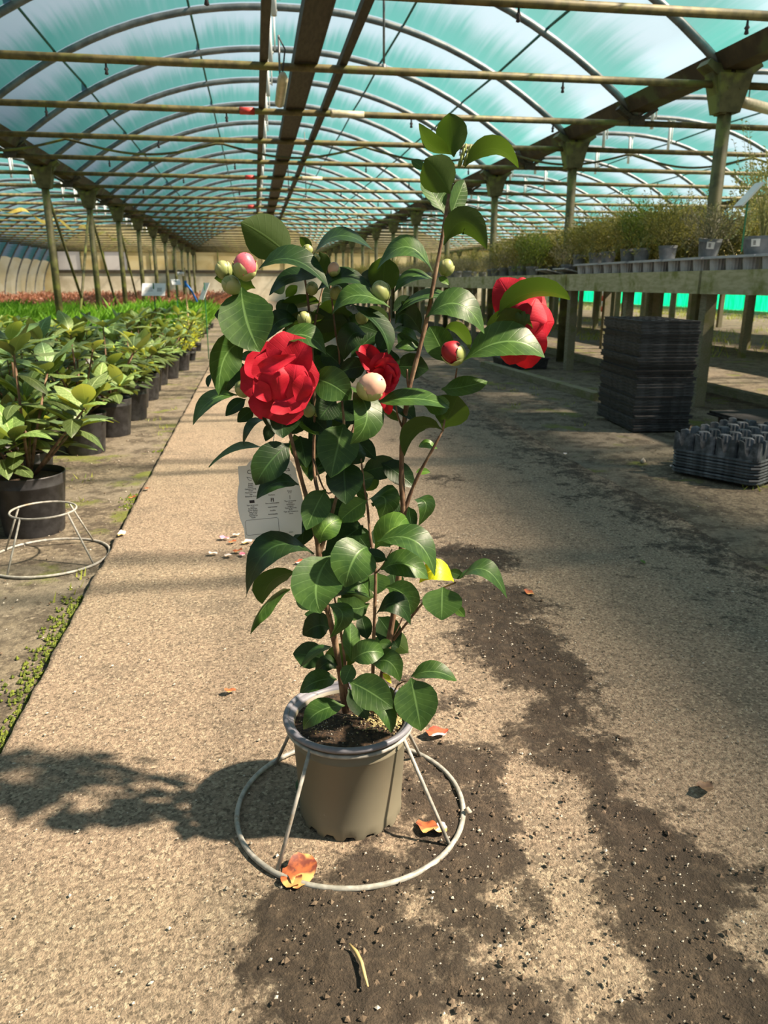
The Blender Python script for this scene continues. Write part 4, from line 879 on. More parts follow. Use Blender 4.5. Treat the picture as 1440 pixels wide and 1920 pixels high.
# ------------------------------------------------------------------ clump plants: foliage made of many small leaves
def clump(mat, n, r, h, ln, wd, seed, z0=.0, up=.6, stems=6, droop=0.0, shoots=0):
    q = random.Random(seed); mb = MB()
    for k in range(stems):
        a = q.uniform(0, 6.28); rr = r*q.uniform(.2, .9)
        mb.tube([(0, 0, z0), (rr*.4*math.cos(a), rr*.4*math.sin(a), z0+h*.45), (rr*math.cos(a), rr*math.sin(a), z0+h*q.uniform(.7, 1.05))], [.004, .003, .0012], 4)
    for k in range(n):
        a = q.uniform(0, 6.28); t = q.uniform(0, 1)**.6; rr = r*math.sqrt(q.uniform(0, 1))*(0.55+.45*t)
        p = Vector((rr*math.cos(a), rr*math.sin(a), z0+h*(.12+.88*t)*(1-.35*(rr/r)**2)*q.uniform(.8, 1.12)))
        d = Vector((math.cos(a+q.uniform(-1.3, 1.3)), math.sin(a+q.uniform(-1.3, 1.3)), up+q.uniform(-.5, .7)-droop)).normalized()
        s = d.cross(Vector((q.uniform(-.4, .4), q.uniform(-.4, .4), 1))).normalized()*wd*.5*q.uniform(.7, 1.2); L = ln*q.uniform(.6, 1.3); nn = s.cross(d).normalized()*L*.1
        mb.add([p, p+d*L*.45+s+nn, p+d*L, p+d*L*.45-s+nn], [(0, 1, 2), (0, 2, 3)])
    def lf(p, d, s, L): nn = s.cross(d).normalized()*L*.1; mb.add([p, p+d*L*.45+s+nn, p+d*L, p+d*L*.45-s+nn], [(0, 1, 2), (0, 2, 3)])
    for k in range(shoots):                              # long shoots standing out of the crown, and trailing ones
        a = q.uniform(0, 6.28); tr = k % 2 == 1; rr = r*q.uniform(.3, .9); p0 = Vector((rr*math.cos(a), rr*math.sin(a), z0+h*(.3 if tr else .7)))
        p1 = p0+(Vector((.5*r*math.cos(a), .5*r*math.sin(a), -.16)) if tr else Vector((.3*r*math.cos(a), .3*r*math.sin(a), h*q.uniform(.35, .65))))
        mb.tube([p0, p0.lerp(p1, .5)+Vector((0, 0, .02)), p1], [.002, .0016, .001], 3)
        for j in range(12):
            p = p0.lerp(p1, j/11); b2 = q.uniform(0, 6.28); d = Vector((math.cos(b2), math.sin(b2), .5)).normalized(); lf(p, d, d.cross(Vector((0, 0, 1))).normalized()*wd*.5, ln*q.uniform(.7, 1.1))
    return mb.mesh('foliage', mat, False)
def clump_proto(name, label, cat, fol, potm, group):
    t = empty(name, (0, 0, 0), label, cat, group)
    if potm: inst('pot', potm, t)
    tag(inst('foliage', fol, t), kind='stuff'); note_kids(t); return t
smallpot = pot_mb(.065, .05, .11, False, 16).mesh('pot', M['blackpot'])
greyp = pot_mb(.085, .066, .13, False, 20).mesh('pot', M['greypot'])
def field(protos_, pts, label, group):
    for i, (a, b, z, rz, sc) in enumerate(pts):
        p = protos_[i % len(protos_)]
        if i < len(protos_): p.location = (a, b, z); p.rotation_euler = (0, 0, rz); p.scale = (sc,)*3
        else: clone(p, (a, b, z), rz, sc, label, group)
G1 = 'bright green seedlings in the bed beyond the rhododendrons'; L1 = 'low bright green grassy plant in the bed behind the rhododendrons'
gp = [clump_proto('grassy_plant', L1, 'potted plant', clump(M['fol_bright'], 200, .22, .42, .15, .016, 40+k, .1, 1.3), smallpot, G1) for k in range(3)]
pts = []
yy2 = 8.6
while yy2 < 17.5:
    xx = -1.0 if yy2 > 11.5 else -1.75
    while xx > -1.0-.62*yy2*.62:
        if abs(xx-XL) > .32: pts.append((xx+rng.uniform(-.06, .06), yy2+rng.uniform(-.06, .06), GZ, rng.uniform(0, 6.3), rng.uniform(.85, 1.1)))
        xx -= .42
    yy2 += .5
field(gp, pts[:290], L1, G1)
G2 = 'red-brown shrubs far down the bed'; L2 = 'small red-brown shrub in the far bed before the end wall'
rp = [clump_proto('red_leaved_shrub', L2, 'potted plant', clump(M['fol_red'], 150, .3, .42, .09, .045, 60+k, .1, .6), smallpot, G2) for k in range(3)]
pts = []; yy2 = 18.2
while yy2 < 38.5:
    xx = -1.3
    while xx > max(-9.6, -1.0-.42*yy2):
        if abs(xx-XL) > .2: pts.append((xx+rng.uniform(-.1, .1), yy2+rng.uniform(-.1, .1), GZ, rng.uniform(0, 6.3), rng.uniform(.9, 1.15)))
        xx -= .66
    yy2 += .95
field(rp, pts[:290], L2, G2)
# yellow-green spireas at the end of the path-side row
ypf = [clump(M['fol_yellow'], 260, .19, .34, .045, .024, 80+k, .12, .5, 8) for k in range(2)]; gpf = clump(M['fol_green'], 300, .2, .42, .05, .026, 85, .12, .5, 8)
for k, (a, b, f, lab) in enumerate(((-.85, 9.35, ypf[0], 'yellow-green shrub at the path edge, nearest of the yellow ones'), (-.82, 9.95, gpf, 'fresh green shrub between two yellow-green ones at the path edge'), (-.86, 10.6, ypf[1], 'yellow-green shrub at the path edge behind the fresh green one'), (-1.35, 9.5, ypf[1], 'yellow-green shrub one step in from the path edge'), (-.84, 11.3, gpf, 'fresh green shrub beside the leaning cream sign'), (-2.0, 8.6, ypf[0], 'yellow-leaved shrub standing among the dark rhododendrons'))):
    t = empty('leafy_shrub', (a, b, GZ+(0.0 if k < 5 else .12)), lab, 'potted plant', rz=k); inst('pot', smallpot, t); tag(inst('foliage', f, t), kind='stuff')
# signs in the bed
def sign(label, foot, top, wdt, hgt, yaw, tilt, post='greenstick', face='white', prints=True, hole=False):
    t = empty('bed_sign', foot, label, 'sign', rz=yaw); h = top-foot[2]
    MB().box((0, .004, (h-.01)/2), (.012, .006, h-.01)).build('stake', M[post], t, False)
    Rm = Matrix.Rotation(tilt, 3, 'X'); c = Vector((0, 0, h-hgt*.5))
    b_ = MB(); b_.box(c, (wdt, .004, hgt), Rm); b_.build('sign_board', M[face], t, False)
    if prints:
        b_ = MB()
        for a, z_, ww in ((-.2, .12, .34), (-.2, .0, .3), (-.2, -.12, .36)): b_.box(c+Rm @ Vector((a*wdt, -.003, z_*hgt)), (ww*wdt, .001, .05*hgt), Rm)
        b_.box(c+Rm @ Vector((.25*wdt, -.003, -.02*hgt)), (.2*wdt, .001, .3*hgt), Rm); b_.build('sign_print', M['greyink'], t, False)
def at_y(px, py, Y):
    d = ray(px, py); return CAMP+d*(Y/d.y)
p = at_y(288, 542, 8.6); sign('large white price sign on a green stake above the dark shrubs', (p.x, p.y, .0), p.z+.07, .24, .15, -.1, -.6)
p = at_y(330, 529, 11.0); sign('small white sign leaning over the grassy plants', (p.x, p.y, .0), p.z+.05, .12, .10, .3, -.8, prints=False)
p = at_y(383, 546, 9.8); sign('cream sign turned edge-on beside the path end', (p.x, p.y, .0), p.z+.11, .10, .22, -.9, -.5, prints=False)
p = on_z(155, 683, .42); sign('white label with a dark hole low among the rhododendron leaves', (p.x, p.y, .2), p.z+.05, .10, .10, .1, -.2, prints=False)
p = at_y(347, 520, 10.4); t = empty('support_cane', (p.x, p.y, 0), 'bamboo cane with blue tape ends and a white blossom', 'cane'); MB().tube([(0, 0, 0), (.0, 0, p.z+.12)], .012, 6).build('cane', M['cane'], t)
MB().tube([(0, -.015, p.z-.07), (.07, -.02, p.z-.16), (.13, -.02, p.z-.30)], .014, 5).build('tape', M['bluetape'], t)
MB().lathe([(.016, p.z-.12), (.018, p.z-.04)], 8).build('tape', M['bluetape'], t)
b_ = MB()
for k in range(8): b_.box((-.05+.02*math.cos(k*.8), .02*math.sin(k*.8), p.z+.04), (.05, .012, .05), Matrix.Rotation(k*.8, 3, 'Z') @ Matrix.Rotation(.5, 3, 'X'))
b_.build('blossom', M['white'], t)
# ================================================================== BENCHES on the sunny side
def bench(x0, x1, y0, y1, label, gap=None, step=2.6, top=.985):
    t = empty('plant_bench', ((x0+x1)/2, y0, GZ), label, 'bench'); ox, oy = (x0+x1)/2, y0
    def ad(mb, name, mat): mb.v = [(a-ox, b-oy, c-GZ) for a, b, c in mb.v]; return mb.build(name, M[mat], t, False)
    yy3 = y0
    while yy3 < y1-.1:
        e3 = min(y1, yy3+step)
        ad(MB().box((x0+.015, (yy3+e3)/2, top-.083), (.03, e3-yy3-.035, .166)), 'front_board', 'woodboard')
        ad(MB().box((x1-.015, (yy3+e3)/2, top-.083), (.03, e3-yy3-.035, .166)), 'back_board', 'woodboard')
        for xx in (x0+.09, x1-.09, (x0+x1)/2+.15):
            ad(MB().box((xx, yy3, (top-.04+GZ)/2), (.085, .085, top-.04-GZ)), 'leg', 'wood')
        for xx in (x0+.09,): ad(MB().box((xx, yy3+step/2, (top-.04+GZ)/2), (.07, .07, top-.04-GZ)), 'leg', 'wood')
        yy3 += step
    segs = [(x0+.04, x1-.04)] if gap is None else [(x0+.04, gap[0]), (gap[1], x1-.04)]
    for a, b in segs:
        m_ = max(1, int((b-a)/.24)); dw = (b-a)/m_
        for k in range(m_): ad(MB().box((a+dw*(k+.5), (y0+y1)/2, top-.035), (dw-.012, y1-y0, .028)), 'slat', 'wood')
    return t
bench(3.28, 5.05, 2.93, 33.0, 'long weathered timber plant bench behind the tall tray stack', (3.57, 3.73))
bench(6.0, 7.7, 5.2, 33.0, 'second timber plant bench beyond the first, seen under it')
bench(8.6, 9.9, 5.2, 33.0, 'third timber plant bench beyond, towards the green netting')
# timber edging on the ground
for a, b, c_, d, lab in ((2.72, 5.9, 2.55, 8.6, 'mossy timber edging on the ground left of the tall tray stack'), (3.95, 5.0, 3.95, 11.5, 'dark timber edging on the ground under the first bench')):
    dr = Vector((c_-a, d-b, 0)); o = MB().box((0, 0, .0), (.09, dr.length, .07)).build('timber_edging', M['wood'], None, False); o.location = ((a+c_)/2, (b+d)/2, GZ+.03); o.rotation_euler = (0, 0, -math.atan2(dr.x, dr.y)); tag(o, lab, 'timber')
# trays on the bench
def tray_mb(L=.58, W=.28, H=.105, cx=3, cy=2):
    mb = MB(); mb.box((0, 0, H), (W, L, .012)); mb.box((0, 0, H-.008), (W+.02, L+.02, .008))
    for i in range(cx):
        for j in range(cy):
            n = 36; V = []; x_, y_ = (j-(cy-1)/2)*W/cy, (i-(cx-1)/2)*L/cx
            for z_, r_ in ((0, .056), (H-.004, .068)):
                for k in range(n): rr = r_*(1+.035*(1 if k % 2 else -1)); V.append((x_+rr*math.cos(6.283*k/n), y_+rr*math.sin(6.283*k/n), z_))
            mb.add(V, [(k, (k+1) % n, n+(k+1) % n, n+k) for k in range(n)]+[tuple(range(n))[::-1]])
    return mb.mesh('plant_tray', M['greytray'], False)
trm = tray_mb()
for k in range(6):
    o = inst('plant_tray', trm); o.location = (3.43, 4.62+.61*k, .972); o.rotation_euler = (0, 0, rng.uniform(-.04, .04)); tag(o, f'pale grey ribbed plant tray, {ORD[k]} from the near end of the bench front', 'tray', 'pale grey trays along the bench edge')
    if k in (0,): pass
SH = [clump(M['fol_olive'], 1500, .27, .44, .046, .015, 100+k, .08, .5, 16, .1, 16) for k in range(3)]+[clump(M['fol_green'], 1400, .26, .48, .05, .015, 110+k, .08, .6, 14, 0, 16) for k in range(2)]+[clump(M['fol_grey'], 1000, .25, .28, .034, .009, 120+k, .08, .9, 14, 0, 8) for k in range(2)]
G3 = 'small-leaved shrubs crowded on the timber bench'; L3 = 'small-leaved twiggy shrub crowded among others on the timber bench'
sp_ = [clump_proto('bench_shrub', L3, 'potted plant', f, greyp, G3) for f in SH]
firstuse = [True]*len(sp_)
def put_shrub(k, loc, sc):
    rz = rng.uniform(0, 6.28)
    if firstuse[k]: firstuse[k] = False; sp_[k].location = loc; sp_[k].rotation_euler = (0, 0, rz); sp_[k].scale = (sc,)*3
    else: clone(sp_[k], loc, rz, sc, L3, G3)
yy2 = 4.95
while yy2 < 31:
    for xx in (3.45, 3.88, 4.25, 4.62):
        if yy2 > 14 and xx > 4.3: continue
        if xx > 3.6 and yy2 < 5.6: continue
        if xx < 3.6 and yy2 < 5.75: continue
        if xx < 4.1 and abs((yy2-Y0+1.5) % 3.0-1.5) < .30: continue
        onz = 1.08 if (xx < 3.6 and yy2 < 8.2) else .972
        k = int(rng.choice([0, 1, 2, 0, 1, 3, 4, 6])) if yy2 < 11.0 else int(rng.choice([5, 6, 6, 5, 0]))
        if xx < 3.6 and yy2 < 8.2: sc = rng.uniform(.8, .95)
        else: sc = rng.uniform(.9, 1.1) if yy2 < 11 else rng.uniform(.75, .95)
        put_shrub(k, (xx+rng.uniform(-.03, .03), yy2+rng.uniform(-.04, .04), onz), sc)
    yy2 += .36 if yy2 < 12 else .62
# variegated shrub with stake label, labelled pots
def label_on(t, w_, h_, r, z, ang, bx_=0):
    mb = MB(); n = 6; V = []
    for i in range(n+1):
        a = ang+(i/n-.5)*w_/r
        for zz in (z-h_/2, z+h_/2): rr = r+.0015+(zz-z)*.13; V.append((rr*math.cos(a), rr*math.sin(a), zz))
    mb.add(V, [(2*i, 2*i+2, 2*i+3, 2*i+1) for i in range(n)]); mb.build('paper_label', M['white'], t)
    mb = MB()
    for q in (.2, 0, -.2):
        V = []
        for i in range(3):
            a = ang+(-.3+.3*i/2+.05)*w_/r
            for zz in (z+q*h_-.003, z+q*h_+.003): rr = r+.0024+(zz-z)*.13; V.append((rr*math.cos(a), rr*math.sin(a), zz))
        mb.add(V, [(2*i, 2*i+2, 2*i+3, 2*i+1) for i in range(2)])
    mb.build('label_print', M['ink'], t)
bigp = pot_mb(.135, .11, .13, False, 28).mesh('pot', M['greypot'])
t = empty('variegated_shrub', (3.56, 5.25, 1.082), 'cream-variegated upright shrub in a grey pot with a stake label', 'potted plant'); inst('pot', bigp, t)
tag(inst('foliage', clump(M['fol_varieg'], 1500, .26, .60, .028, .018, 140, .09, .8, 30, 0, 24), t), kind='stuff'); label_on(t, .06, .05, .128, .085, math.radians(216))
stk = at_y(1393, 448, 4.78); s0 = empty('stake_label', (stk.x, stk.y, 1.12), 'white label on a green stake in the variegated shrub', 'label')
MB().box((0, 0, .14), (.010, .005, .34)).build('stake', M['greenstick'], s0, False)
b_ = MB(); Rm = Matrix.Rotation(.75, 3, 'Y'); b_.box((.0, -.005, .31), (.012, .09, .19), Rm); b_.build('label_card', M['white'], s0, False)
t = empty('tilted_pot', (3.41, 5.68, 1.088), 'grey pot with a white paper label, tipped on the tray edge', 'potted plant'); t.rotation_euler = (0.10, .0, 0.2); inst('pot', greyp, t); label_on(t, .055, .05, .083, .085, math.radians(232)); tag(inst('foliage', SH[5], t), kind='stuff')
# cardboard/grey sheets lying on the bench
for k, (yy2, lab) in enumerate(((8.35, 'grey plastic sheet lying on the bench front beside the trays'), (8.9, 'second grey plastic sheet lying flat on the bench front'))):
    o = MB().box((0, 0, .04), (.3, .35, .012), Matrix.Rotation(.22, 3, 'Y')).build('plastic_sheet', M['greytray'], None, False); o.location = (3.42, yy2, .972); tag(o, lab, 'sheet')
# striped marker
p = on_z(1131, 583, 0); t = empty('striped_marker', (p.x, p.y, GZ), 'red and white striped marker post on the ground beyond the benches', 'marker post')
for k in range(6): MB().lathe([(.09, k*.17), (.09, k*.17+.17)], 10, (0, 0, 0), True, True).build('band', M['redpaint'] if k % 2 == 0 else M['white'], t)
# ================================================================== TRAY STACKS
def plug_tray(L, W, cx, cy):
    mb = MB(); mb.box((0, -L/2+.006, .010), (W, .012, .020)); mb.box((0, L/2-.006, .010), (W, .012, .020)); mb.box((-W/2+.006, 0, .010), (.012, L-.024, .020)); mb.box((W/2-.006, 0, .010), (.012, L-.024, .020))
    mb.box((0, 0, .0175), (W+.008, L+.008, .004))
    for i in range(cx):
        for j in range(cy):
            x_, y_ = (j-(cy-1)/2)*W*.94/cy, (i-(cx-1)/2)*L*.95/cx; r_ = W*.40/cy; V = []
            for z_, rr in ((.0215, r_), (.0215, r_*.86), (.008, r_*.72)):
                for k in range(8): V.append((x_+rr*math.cos(.785*k), y_+rr*math.sin(.785*k), z_+(.0006 if rr == r_ else 0)))
            mb.add(V, [(a*8+k, a*8+(k+1) % 8, (a+1)*8+(k+1) % 8, (a+1)*8+k) for a in range(2) for k in range(8)]+[tuple(16+k for k in range(8))])
    return mb.mesh('plug_tray', M['blacktray'], False)
ptm = plug_tray(.68, .37, 6, 4)
NT = 34
for k in range(NT):
    o = inst('plug_tray', ptm); o.location = (2.565+rng.normal(0, .006), 4.865+rng.normal(0, .006), GZ+.012+k*.0202); o.rotation_euler = (rng.normal(0, .002), rng.normal(0, .002), -.10+rng.normal(0, .011))
    tag(o, 'black plug tray in the tall stack on the earth beside the bench' if k < NT-1 else 'topmost black plug tray of the tall stack beside the bench', 'tray', 'black plug trays in the tall stack')
for k in range(2):
    o = MB().box((0, 0, 0), (.42, .06, .035)).build('timber_batten', M['wood'], None, False); o.location = (2.565+(k-.5)*-.04, 4.865+(k-.5)*.4, GZ-.004); o.rotation_euler = (0, 0, -.10); tag(o, 'timber batten under the near end of the tall tray stack' if k == 0 else 'timber batten under the far end of the tall tray stack', 'timber')
def shuttle(L, W, cx, cy, cups=True, rim=.016):
    mb = MB(); n = 16
    # lip: an octagonal slab rim with cut corners
    c_ = .03; P = [(-W/2+c_, -L/2), (W/2-c_, -L/2), (W/2, -L/2+c_), (W/2, L/2-c_), (W/2-c_, L/2), (-W/2+c_, L/2), (-W/2, L/2-c_), (-W/2, -L/2+c_)]
    V = [(a, b, 0) for a, b in P]+[(a*1.015, b*1.01, rim*.4) for a, b in P]+[(a*1.0, b*1.0, rim) for a, b in P]
    mb.add(V, [(i, (i+1) % 8, 8+(i+1) % 8, 8+i) for i in range(8)]+[(8+i, 8+(i+1) % 8, 16+(i+1) % 8, 16+i) for i in range(8)]+([] if cups else [tuple(range(8))[::-1]]))
    if cups:
        sx_, sy_ = W/cx, L/cy
        for i in range(cx):
            for j in range(cy):
                x_, y_ = (i-(cx-1)/2)*sx_, (j-(cy-1)/2)*sy_; V = []; m = 32; r_ = min(sx_, sy_)*.5
                for ring in range(4):
                    for k in range(m):
                        q = 2*math.pi*k/m; wv = abs(math.sin(2*q))            # high between the cups, low where they meet
                        q0 = min(1, max(0, (wv-.2)/.6)); top = rim+.014+.070*q0*q0*(3-2*q0)
                        sq = 1/max(abs(math.cos(q)), abs(math.sin(q))); ro = r_*min(sq, 1.22)
                        if ring == 0: V.append((x_+ro*math.cos(q), y_+ro*math.sin(q), rim-.002))
                        elif ring == 1: V.append((x_+ro*.985*math.cos(q), y_+ro*.985*math.sin(q), top))
                        elif ring == 2: V.append((x_+min(ro*.95, r_)*math.cos(q), y_+min(ro*.95, r_)*math.sin(q), top-.002))
                        else: V.append((x_+r_*.74*math.cos(q), y_+r_*.74*math.sin(q), rim-.055))
                mb.add(V, [(a*m+k, a*m+(k+1) % m, (a+1)*m+(k+1) % m, (a+1)*m+k) for a in range(3) for k in range(m)]+[tuple(3*m+k for k in range(m))])
        for i in range(1, cx):
            for j in range(1, cy): mb.lathe([(.030, rim+.05), (.026, rim+.083), (.016, rim+.0845)], 8, ((i-cx/2)*sx_, (j-cy/2)*sy_, 0), False, True)
    return mb.mesh('shuttle_tray', M['shuttle'], False)
cA = Vector((2.02, 3.49, 0)); dS = Vector((.225, -.36, 0)).normalized(); dL = Vector((-dS.y, dS.x, 0))
ctr = cA+dS*.215+dL*.31; ang = math.atan2(dS.y, dS.x)
flat = shuttle(.62, .43, 4, 6, False, .013); cupm = shuttle(.62, .43, 4, 6, True)
for k in range(8):
    o = inst('shuttle_tray', flat if k < 7 else cupm); o.location = (ctr.x+rng.normal(0, .003), ctr.y+rng.normal(0, .003), GZ+.018+k*.0145); o.rotation_euler = (0, 0, ang+rng.normal(0, .008))
    tag(o, 'dusty black carrying tray lying under the cupped one in the low stack' if k < 7 else 'dusty black carrying tray with round cups, topmost of the low stack by the path', 'tray', 'carrying trays in the low stack')
for k in range(2):
    o = MB().box((0, 0, 0), (.40, .05, .035)).build('timber_batten', M['wood'], None, False); pz = ctr+dL*(.2 if k else -.2); o.location = (pz.x, pz.y, GZ+.001); o.rotation_euler = (0, 0, ang); tag(o, 'timber batten under the %s edge of the low tray stack' % ('far' if k else 'near'), 'timber')
# a third tray, upside down on its cups
mb = MB(); mb.box((0, 0, .13), (.40, .62, .022)); mb.box((0, 0, .121), (.42, .64, .010))
for i in range(3):
    for j in range(4): mb.lathe([(.040, 0), (.052, .118)], 12, ((i-1)*.13, (j-1.5)*.15, 0))
o = mb.build('shuttle_tray', M['blacktray'], None, False); o.location = (3.03, 4.17, GZ+.004); o.rotation_euler = (0, 0, .03); tag(o, 'dark pot carrying tray standing behind the low tray stack', 'tray')
# dark crate half hidden behind the right flower
o = MB().box((0, 0, .06), (.5, .35, .12), taper=1.06).box((0, 0, .118), (.55, .40, .012)).build('plastic_crate', M['blackpot'], None, False); p = on_z(945, 690, 0); o.location = (p.x+.25, p.y+.2, GZ+.002); tag(o, 'low black crate on the earth behind the side-on red flower', 'crate')
# ================================================================== things hanging in the roof
lp = at_y(527, 172, 5.6); t = empty('hanging_lamp', (lp.x, lp.y, lp.z), 'dusty tube lamp hanging beside the ridge board', 'lamp')
b_ = MB(); b_.tube([(0, -.36, .02), (0, -.32, 0), (0, .32, 0), (0, .36, .02)], [.018, .033, .033, .018], 12); b_.build('housing', M['lamp'], t)
MB().tube([(0, .1, .03), (.0, .1, .35)], .008, 6).build('hook', M['steel'], t); MB().tube([(0, -.2, .03), (.03, -.1, .22), (.0, .1, .34)], .005, 6).build('cord', M['ink'], t)
lp = at_y(1425, 200, 6.8); t = empty('hanging_lamp', (lp.x, lp.y, lp.z), 'dusty tube lamp hanging beyond the nearest support post', 'lamp', rz=.5)
b_ = MB(); b_.tube([(-.32, 0, .02), (-.28, 0, 0), (.28, 0, 0), (.32, 0, .02)], [.02, .045, .045, .02], 12); b_.build('housing', M['lamp'], t); MB().tube([(-.2, 0, .03), (-.2, 0, .5)], .006, 6).build('hook', M['steel'], t)
def sag(name, label, y, x0, x1, z, step, dep, ph=0.0, r=.011):
    P = []; n = int((x1-x0)/.08)
    for i in range(n+1):
        a = x0+(x1-x0)*i/n; P.append((a, y, z-dep*abs(math.sin(math.pi*(a+ph)/step))))
    tag(MB().tube(P, r, 6).build(name, M['ink' if r < .02 else 'steel']), label, 'hose')
M['hose'] = M['oldpipe']
def sag2(label, y, x0, x1, z, step, dep, ph, r=.013):
    P = []; n = int((x1-x0)/.08)
    for i in range(n+1):
        a = x0+(x1-x0)*i/n; P.append((a, y, z-dep*abs(math.sin(math.pi*(a+ph)/step))))
    tag(MB().tube(P, r, 6).build('irrigation_hose', M['post']), label, 'hose')
sag2('sagging irrigation hose slung under a tie bar, the nearer of two', Y0+1.5*6+.05, -6.5, 9.5, 2.325, 1.55, .13, .3)
sag2('sagging irrigation hose slung under a tie bar farther down the tunnel', Y0+1.5*12+.05, -6.5, 9.5, 2.325, 1.6, .12, .8)
# yellow sticky ribbon in the left bay: a twisting band
P0 = at_y(-60, 372, 12.5); P1 = at_y(250, 455, 24.0); mb = MB(); n = 90
for i in range(n+1):
    t_ = i/n; p = P0.lerp(P1, t_); a = t_*26; u = Vector((.25*math.cos(a), .2*math.cos(a), math.sin(a)))*.032
    p = p+Vector((0, 0, .06*math.sin(t_*38)))
    mb.v += [tuple(p+u), tuple(p-u)]
mb.f = [(2*i, 2*i+2, 2*i+3, 2*i+1) for i in range(n)]
tag(mb.build('sticky_ribbon', M['yellow']), 'twisted yellow sticky ribbon hung between posts in the next bay', 'ribbon')
# ================================================================== fallen petals, leaves, stones
def petal_mat(name, a, b2, c3):
    m, t, b = new_mat(name); n = noise_n(t, 45, 4); n2 = noise_n(t, 18, 3)
    c = mixc(t, ramp(t, n, .4, .6), a, b2); c = mixc(t, ramp(t, n2, .48, .58), c, c3); t.links.new(c, b.inputs['Base Color']); b.inputs['Roughness'].default_value = .6
    return m
M['dryp'] = petal_mat('dry_petal', (.42, .12, .04), (.16, .04, .025), (.66, .36, .12)); M['redwhite'] = petal_mat('red_white_petal', (.55, .10, .04), (.30, .05, .03), (.80, .72, .66))
M['pinkp'] = petal_mat('pink_petal', (.80, .16, .28), (.85, .42, .45), (.85, .75, .70)); M['palep'] = petal_mat('pale_petal', (.86, .74, .70), (.80, .60, .55), (.80, .48, .16)); M['drylf'] = petal_mat('dry_leaf', (.10, .06, .035), (.2, .13, .07), (.14, .09, .05))
M['greenlf'] = M['leaf']
FP = [(565,1645,.034,.45,'dryp','brown-orange withered petal under the front of the wire ring'),(545,1655,.024,.6,'dryp','small dark withered petal pressed against the wire ring'),(820,1381,.026,.8,'redwhite','red and white petal on the path beyond the pot rim'),(800,1560,.022,1.1,'dryp','dark red withered petal inside the wire ring'),(826,1562,.017,.9,'palep','white petal at the foot of the wire leg'),
 (421,1013,.018,.8,'pinkp','bright pink petal, foremost of the scattered cluster below the tag'),(444,1007,.015,.6,'palep','pale petal at the back of the scattered cluster'),(436,1020,.014,.6,'dryp','orange petal in the scattered cluster'),(463,1020,.020,.5,'palep','long pale petal beside the lower tag edge'),(479,1026,.016,.8,'pinkp','deep pink petal just below the tag'),(400,1042,.015,.7,'palep','white petal lying apart from the cluster'),(428,1046,.017,.5,'palep','pale pink petal in the lower part of the cluster'),(445,1038,.018,.9,'dryp','orange-brown curled petal in the middle of the cluster'),(455,1044,.014,.6,'pinkp','small pink petal in the lower part of the cluster'),(562,1058,.016,.8,'redwhite','brown petal on the path between tag and stems'),(558,1018,.016,.7,'pinkp','pink petal just showing beside the left stem'),
 (485,1107,.016,.8,'dryp','red-brown petal under the long drooping leaf'),(432,1302,.013,1.2,'dryp','small curled orange leaf alone on the sunny path'),(228,1005,.022,.5,'palep','white and yellow petal by the path edge next to the empty stand'),(276,920,.018,1,'dryp','yellow-orange leaf scrap on the path edge'),(992,1117,.018,1.2,'dryp','curled orange-brown leaf on the path beyond the soil'),(1322,1485,.022,1.3,'drylf','dark curled dry leaf alone on the path'),(455,958,.014,.7,'palep','white petal behind the tag edge'),(1262,868,.016,.7,'palep','pale stone-like petal on the shaded earth'),(1060,845,.014,.8,'palep','white petal on the shaded path edge'),(247,925,.016,.9,'dryp','orange leaf scrap in the groove beside the path')]
for i, (px_, py_, r, cv, mt, lab) in enumerate(FP):
    cv *= .55
    p = on_z(px_, py_, 0.0); a = rng.uniform(0, 6.28); d = Vector((math.cos(a), math.sin(a), 0)); sd = Vector((-d.y, d.x, 0))
    z0 = .009 if PX0 < p.x < PX1 else GZ+.006
    b_ = blade(-d*r+UZ*(.10*r*cv), UZ*(.05*r), d*r+UZ*(.5*r*cv), -sd, r*1.5, pprof, cup=.3*cv, wave=.07, n=9, m=8, seed=i, tipcurl=-.3)
    o = b_.build('fallen_petal' if mt != 'drylf' else 'fallen_leaf', M[mt]); o.location = (p.x, p.y, z0); tag(o, lab, 'petal' if mt != 'drylf' else 'leaf')
p = on_z(556, 1490, 0); d = Vector((.1, .3, 0)); o = blade(Vector((0, -.03, .004)), Vector((.004, 0, .02)), Vector((0, .035, .012)), Vector((1, 0, .35)), .035, lprof, .2).build('fallen_leaf', M['leaf']); o.location = (p.x+.012, p.y, .002); tag(o, 'dark green camellia leaf fallen in the shade of the pot', 'leaf')
p = on_z(1205, 1057, 0); o = blade(Vector((0, -.015, .003)), Vector((0, 0, .008)), Vector((.004, .018, .004)), Vector((-1, 0, .2)), .018, lprof, .2).build('fallen_leaf', M['leaf']); o.location = (p.x, p.y, .003); o.color = (2, 2, 1.2, 1); tag(o, 'small green leaf scrap on the shaded path', 'leaf')
o = MB().tube([tuple(on_z(a, b, .016)) for a, b in ((655, 1770), (668, 1785), (678, 1805), (684, 1830), (690, 1850))], [.0014, .003, .0028, .0026, .0014], 5).build('dry_sprig', M['cane']); tag(o, 'thin yellow sprig lying on the trodden soil', 'sprig')
p = on_z(877, 1534, 0); mb = MB(); grain(mb, (0, 0, .006), .009); o = mb.build('stone', M['pebble']); o.location = (p.x, p.y, .009); tag(o, 'pale stone just outside the wire ring', 'stone')
p = on_z(104, 1233, GZ); mb = MB(); grain(mb, (0, 0, .006), .011); o = mb.build('stone', M['pebble']); o.location = (p.x, p.y, GZ+.005); tag(o, 'pale stone on the mossy earth left of the path edge', 'stone')
p = on_z(1205, 870, GZ); mb = MB(); grain(mb, (0, 0, .008), .02); o = mb.build('stone', M['pebble']); o.location = (p.x, p.y, GZ+.005); tag(o, 'yellowish stone on the shaded earth before the tall tray stack', 'stone')
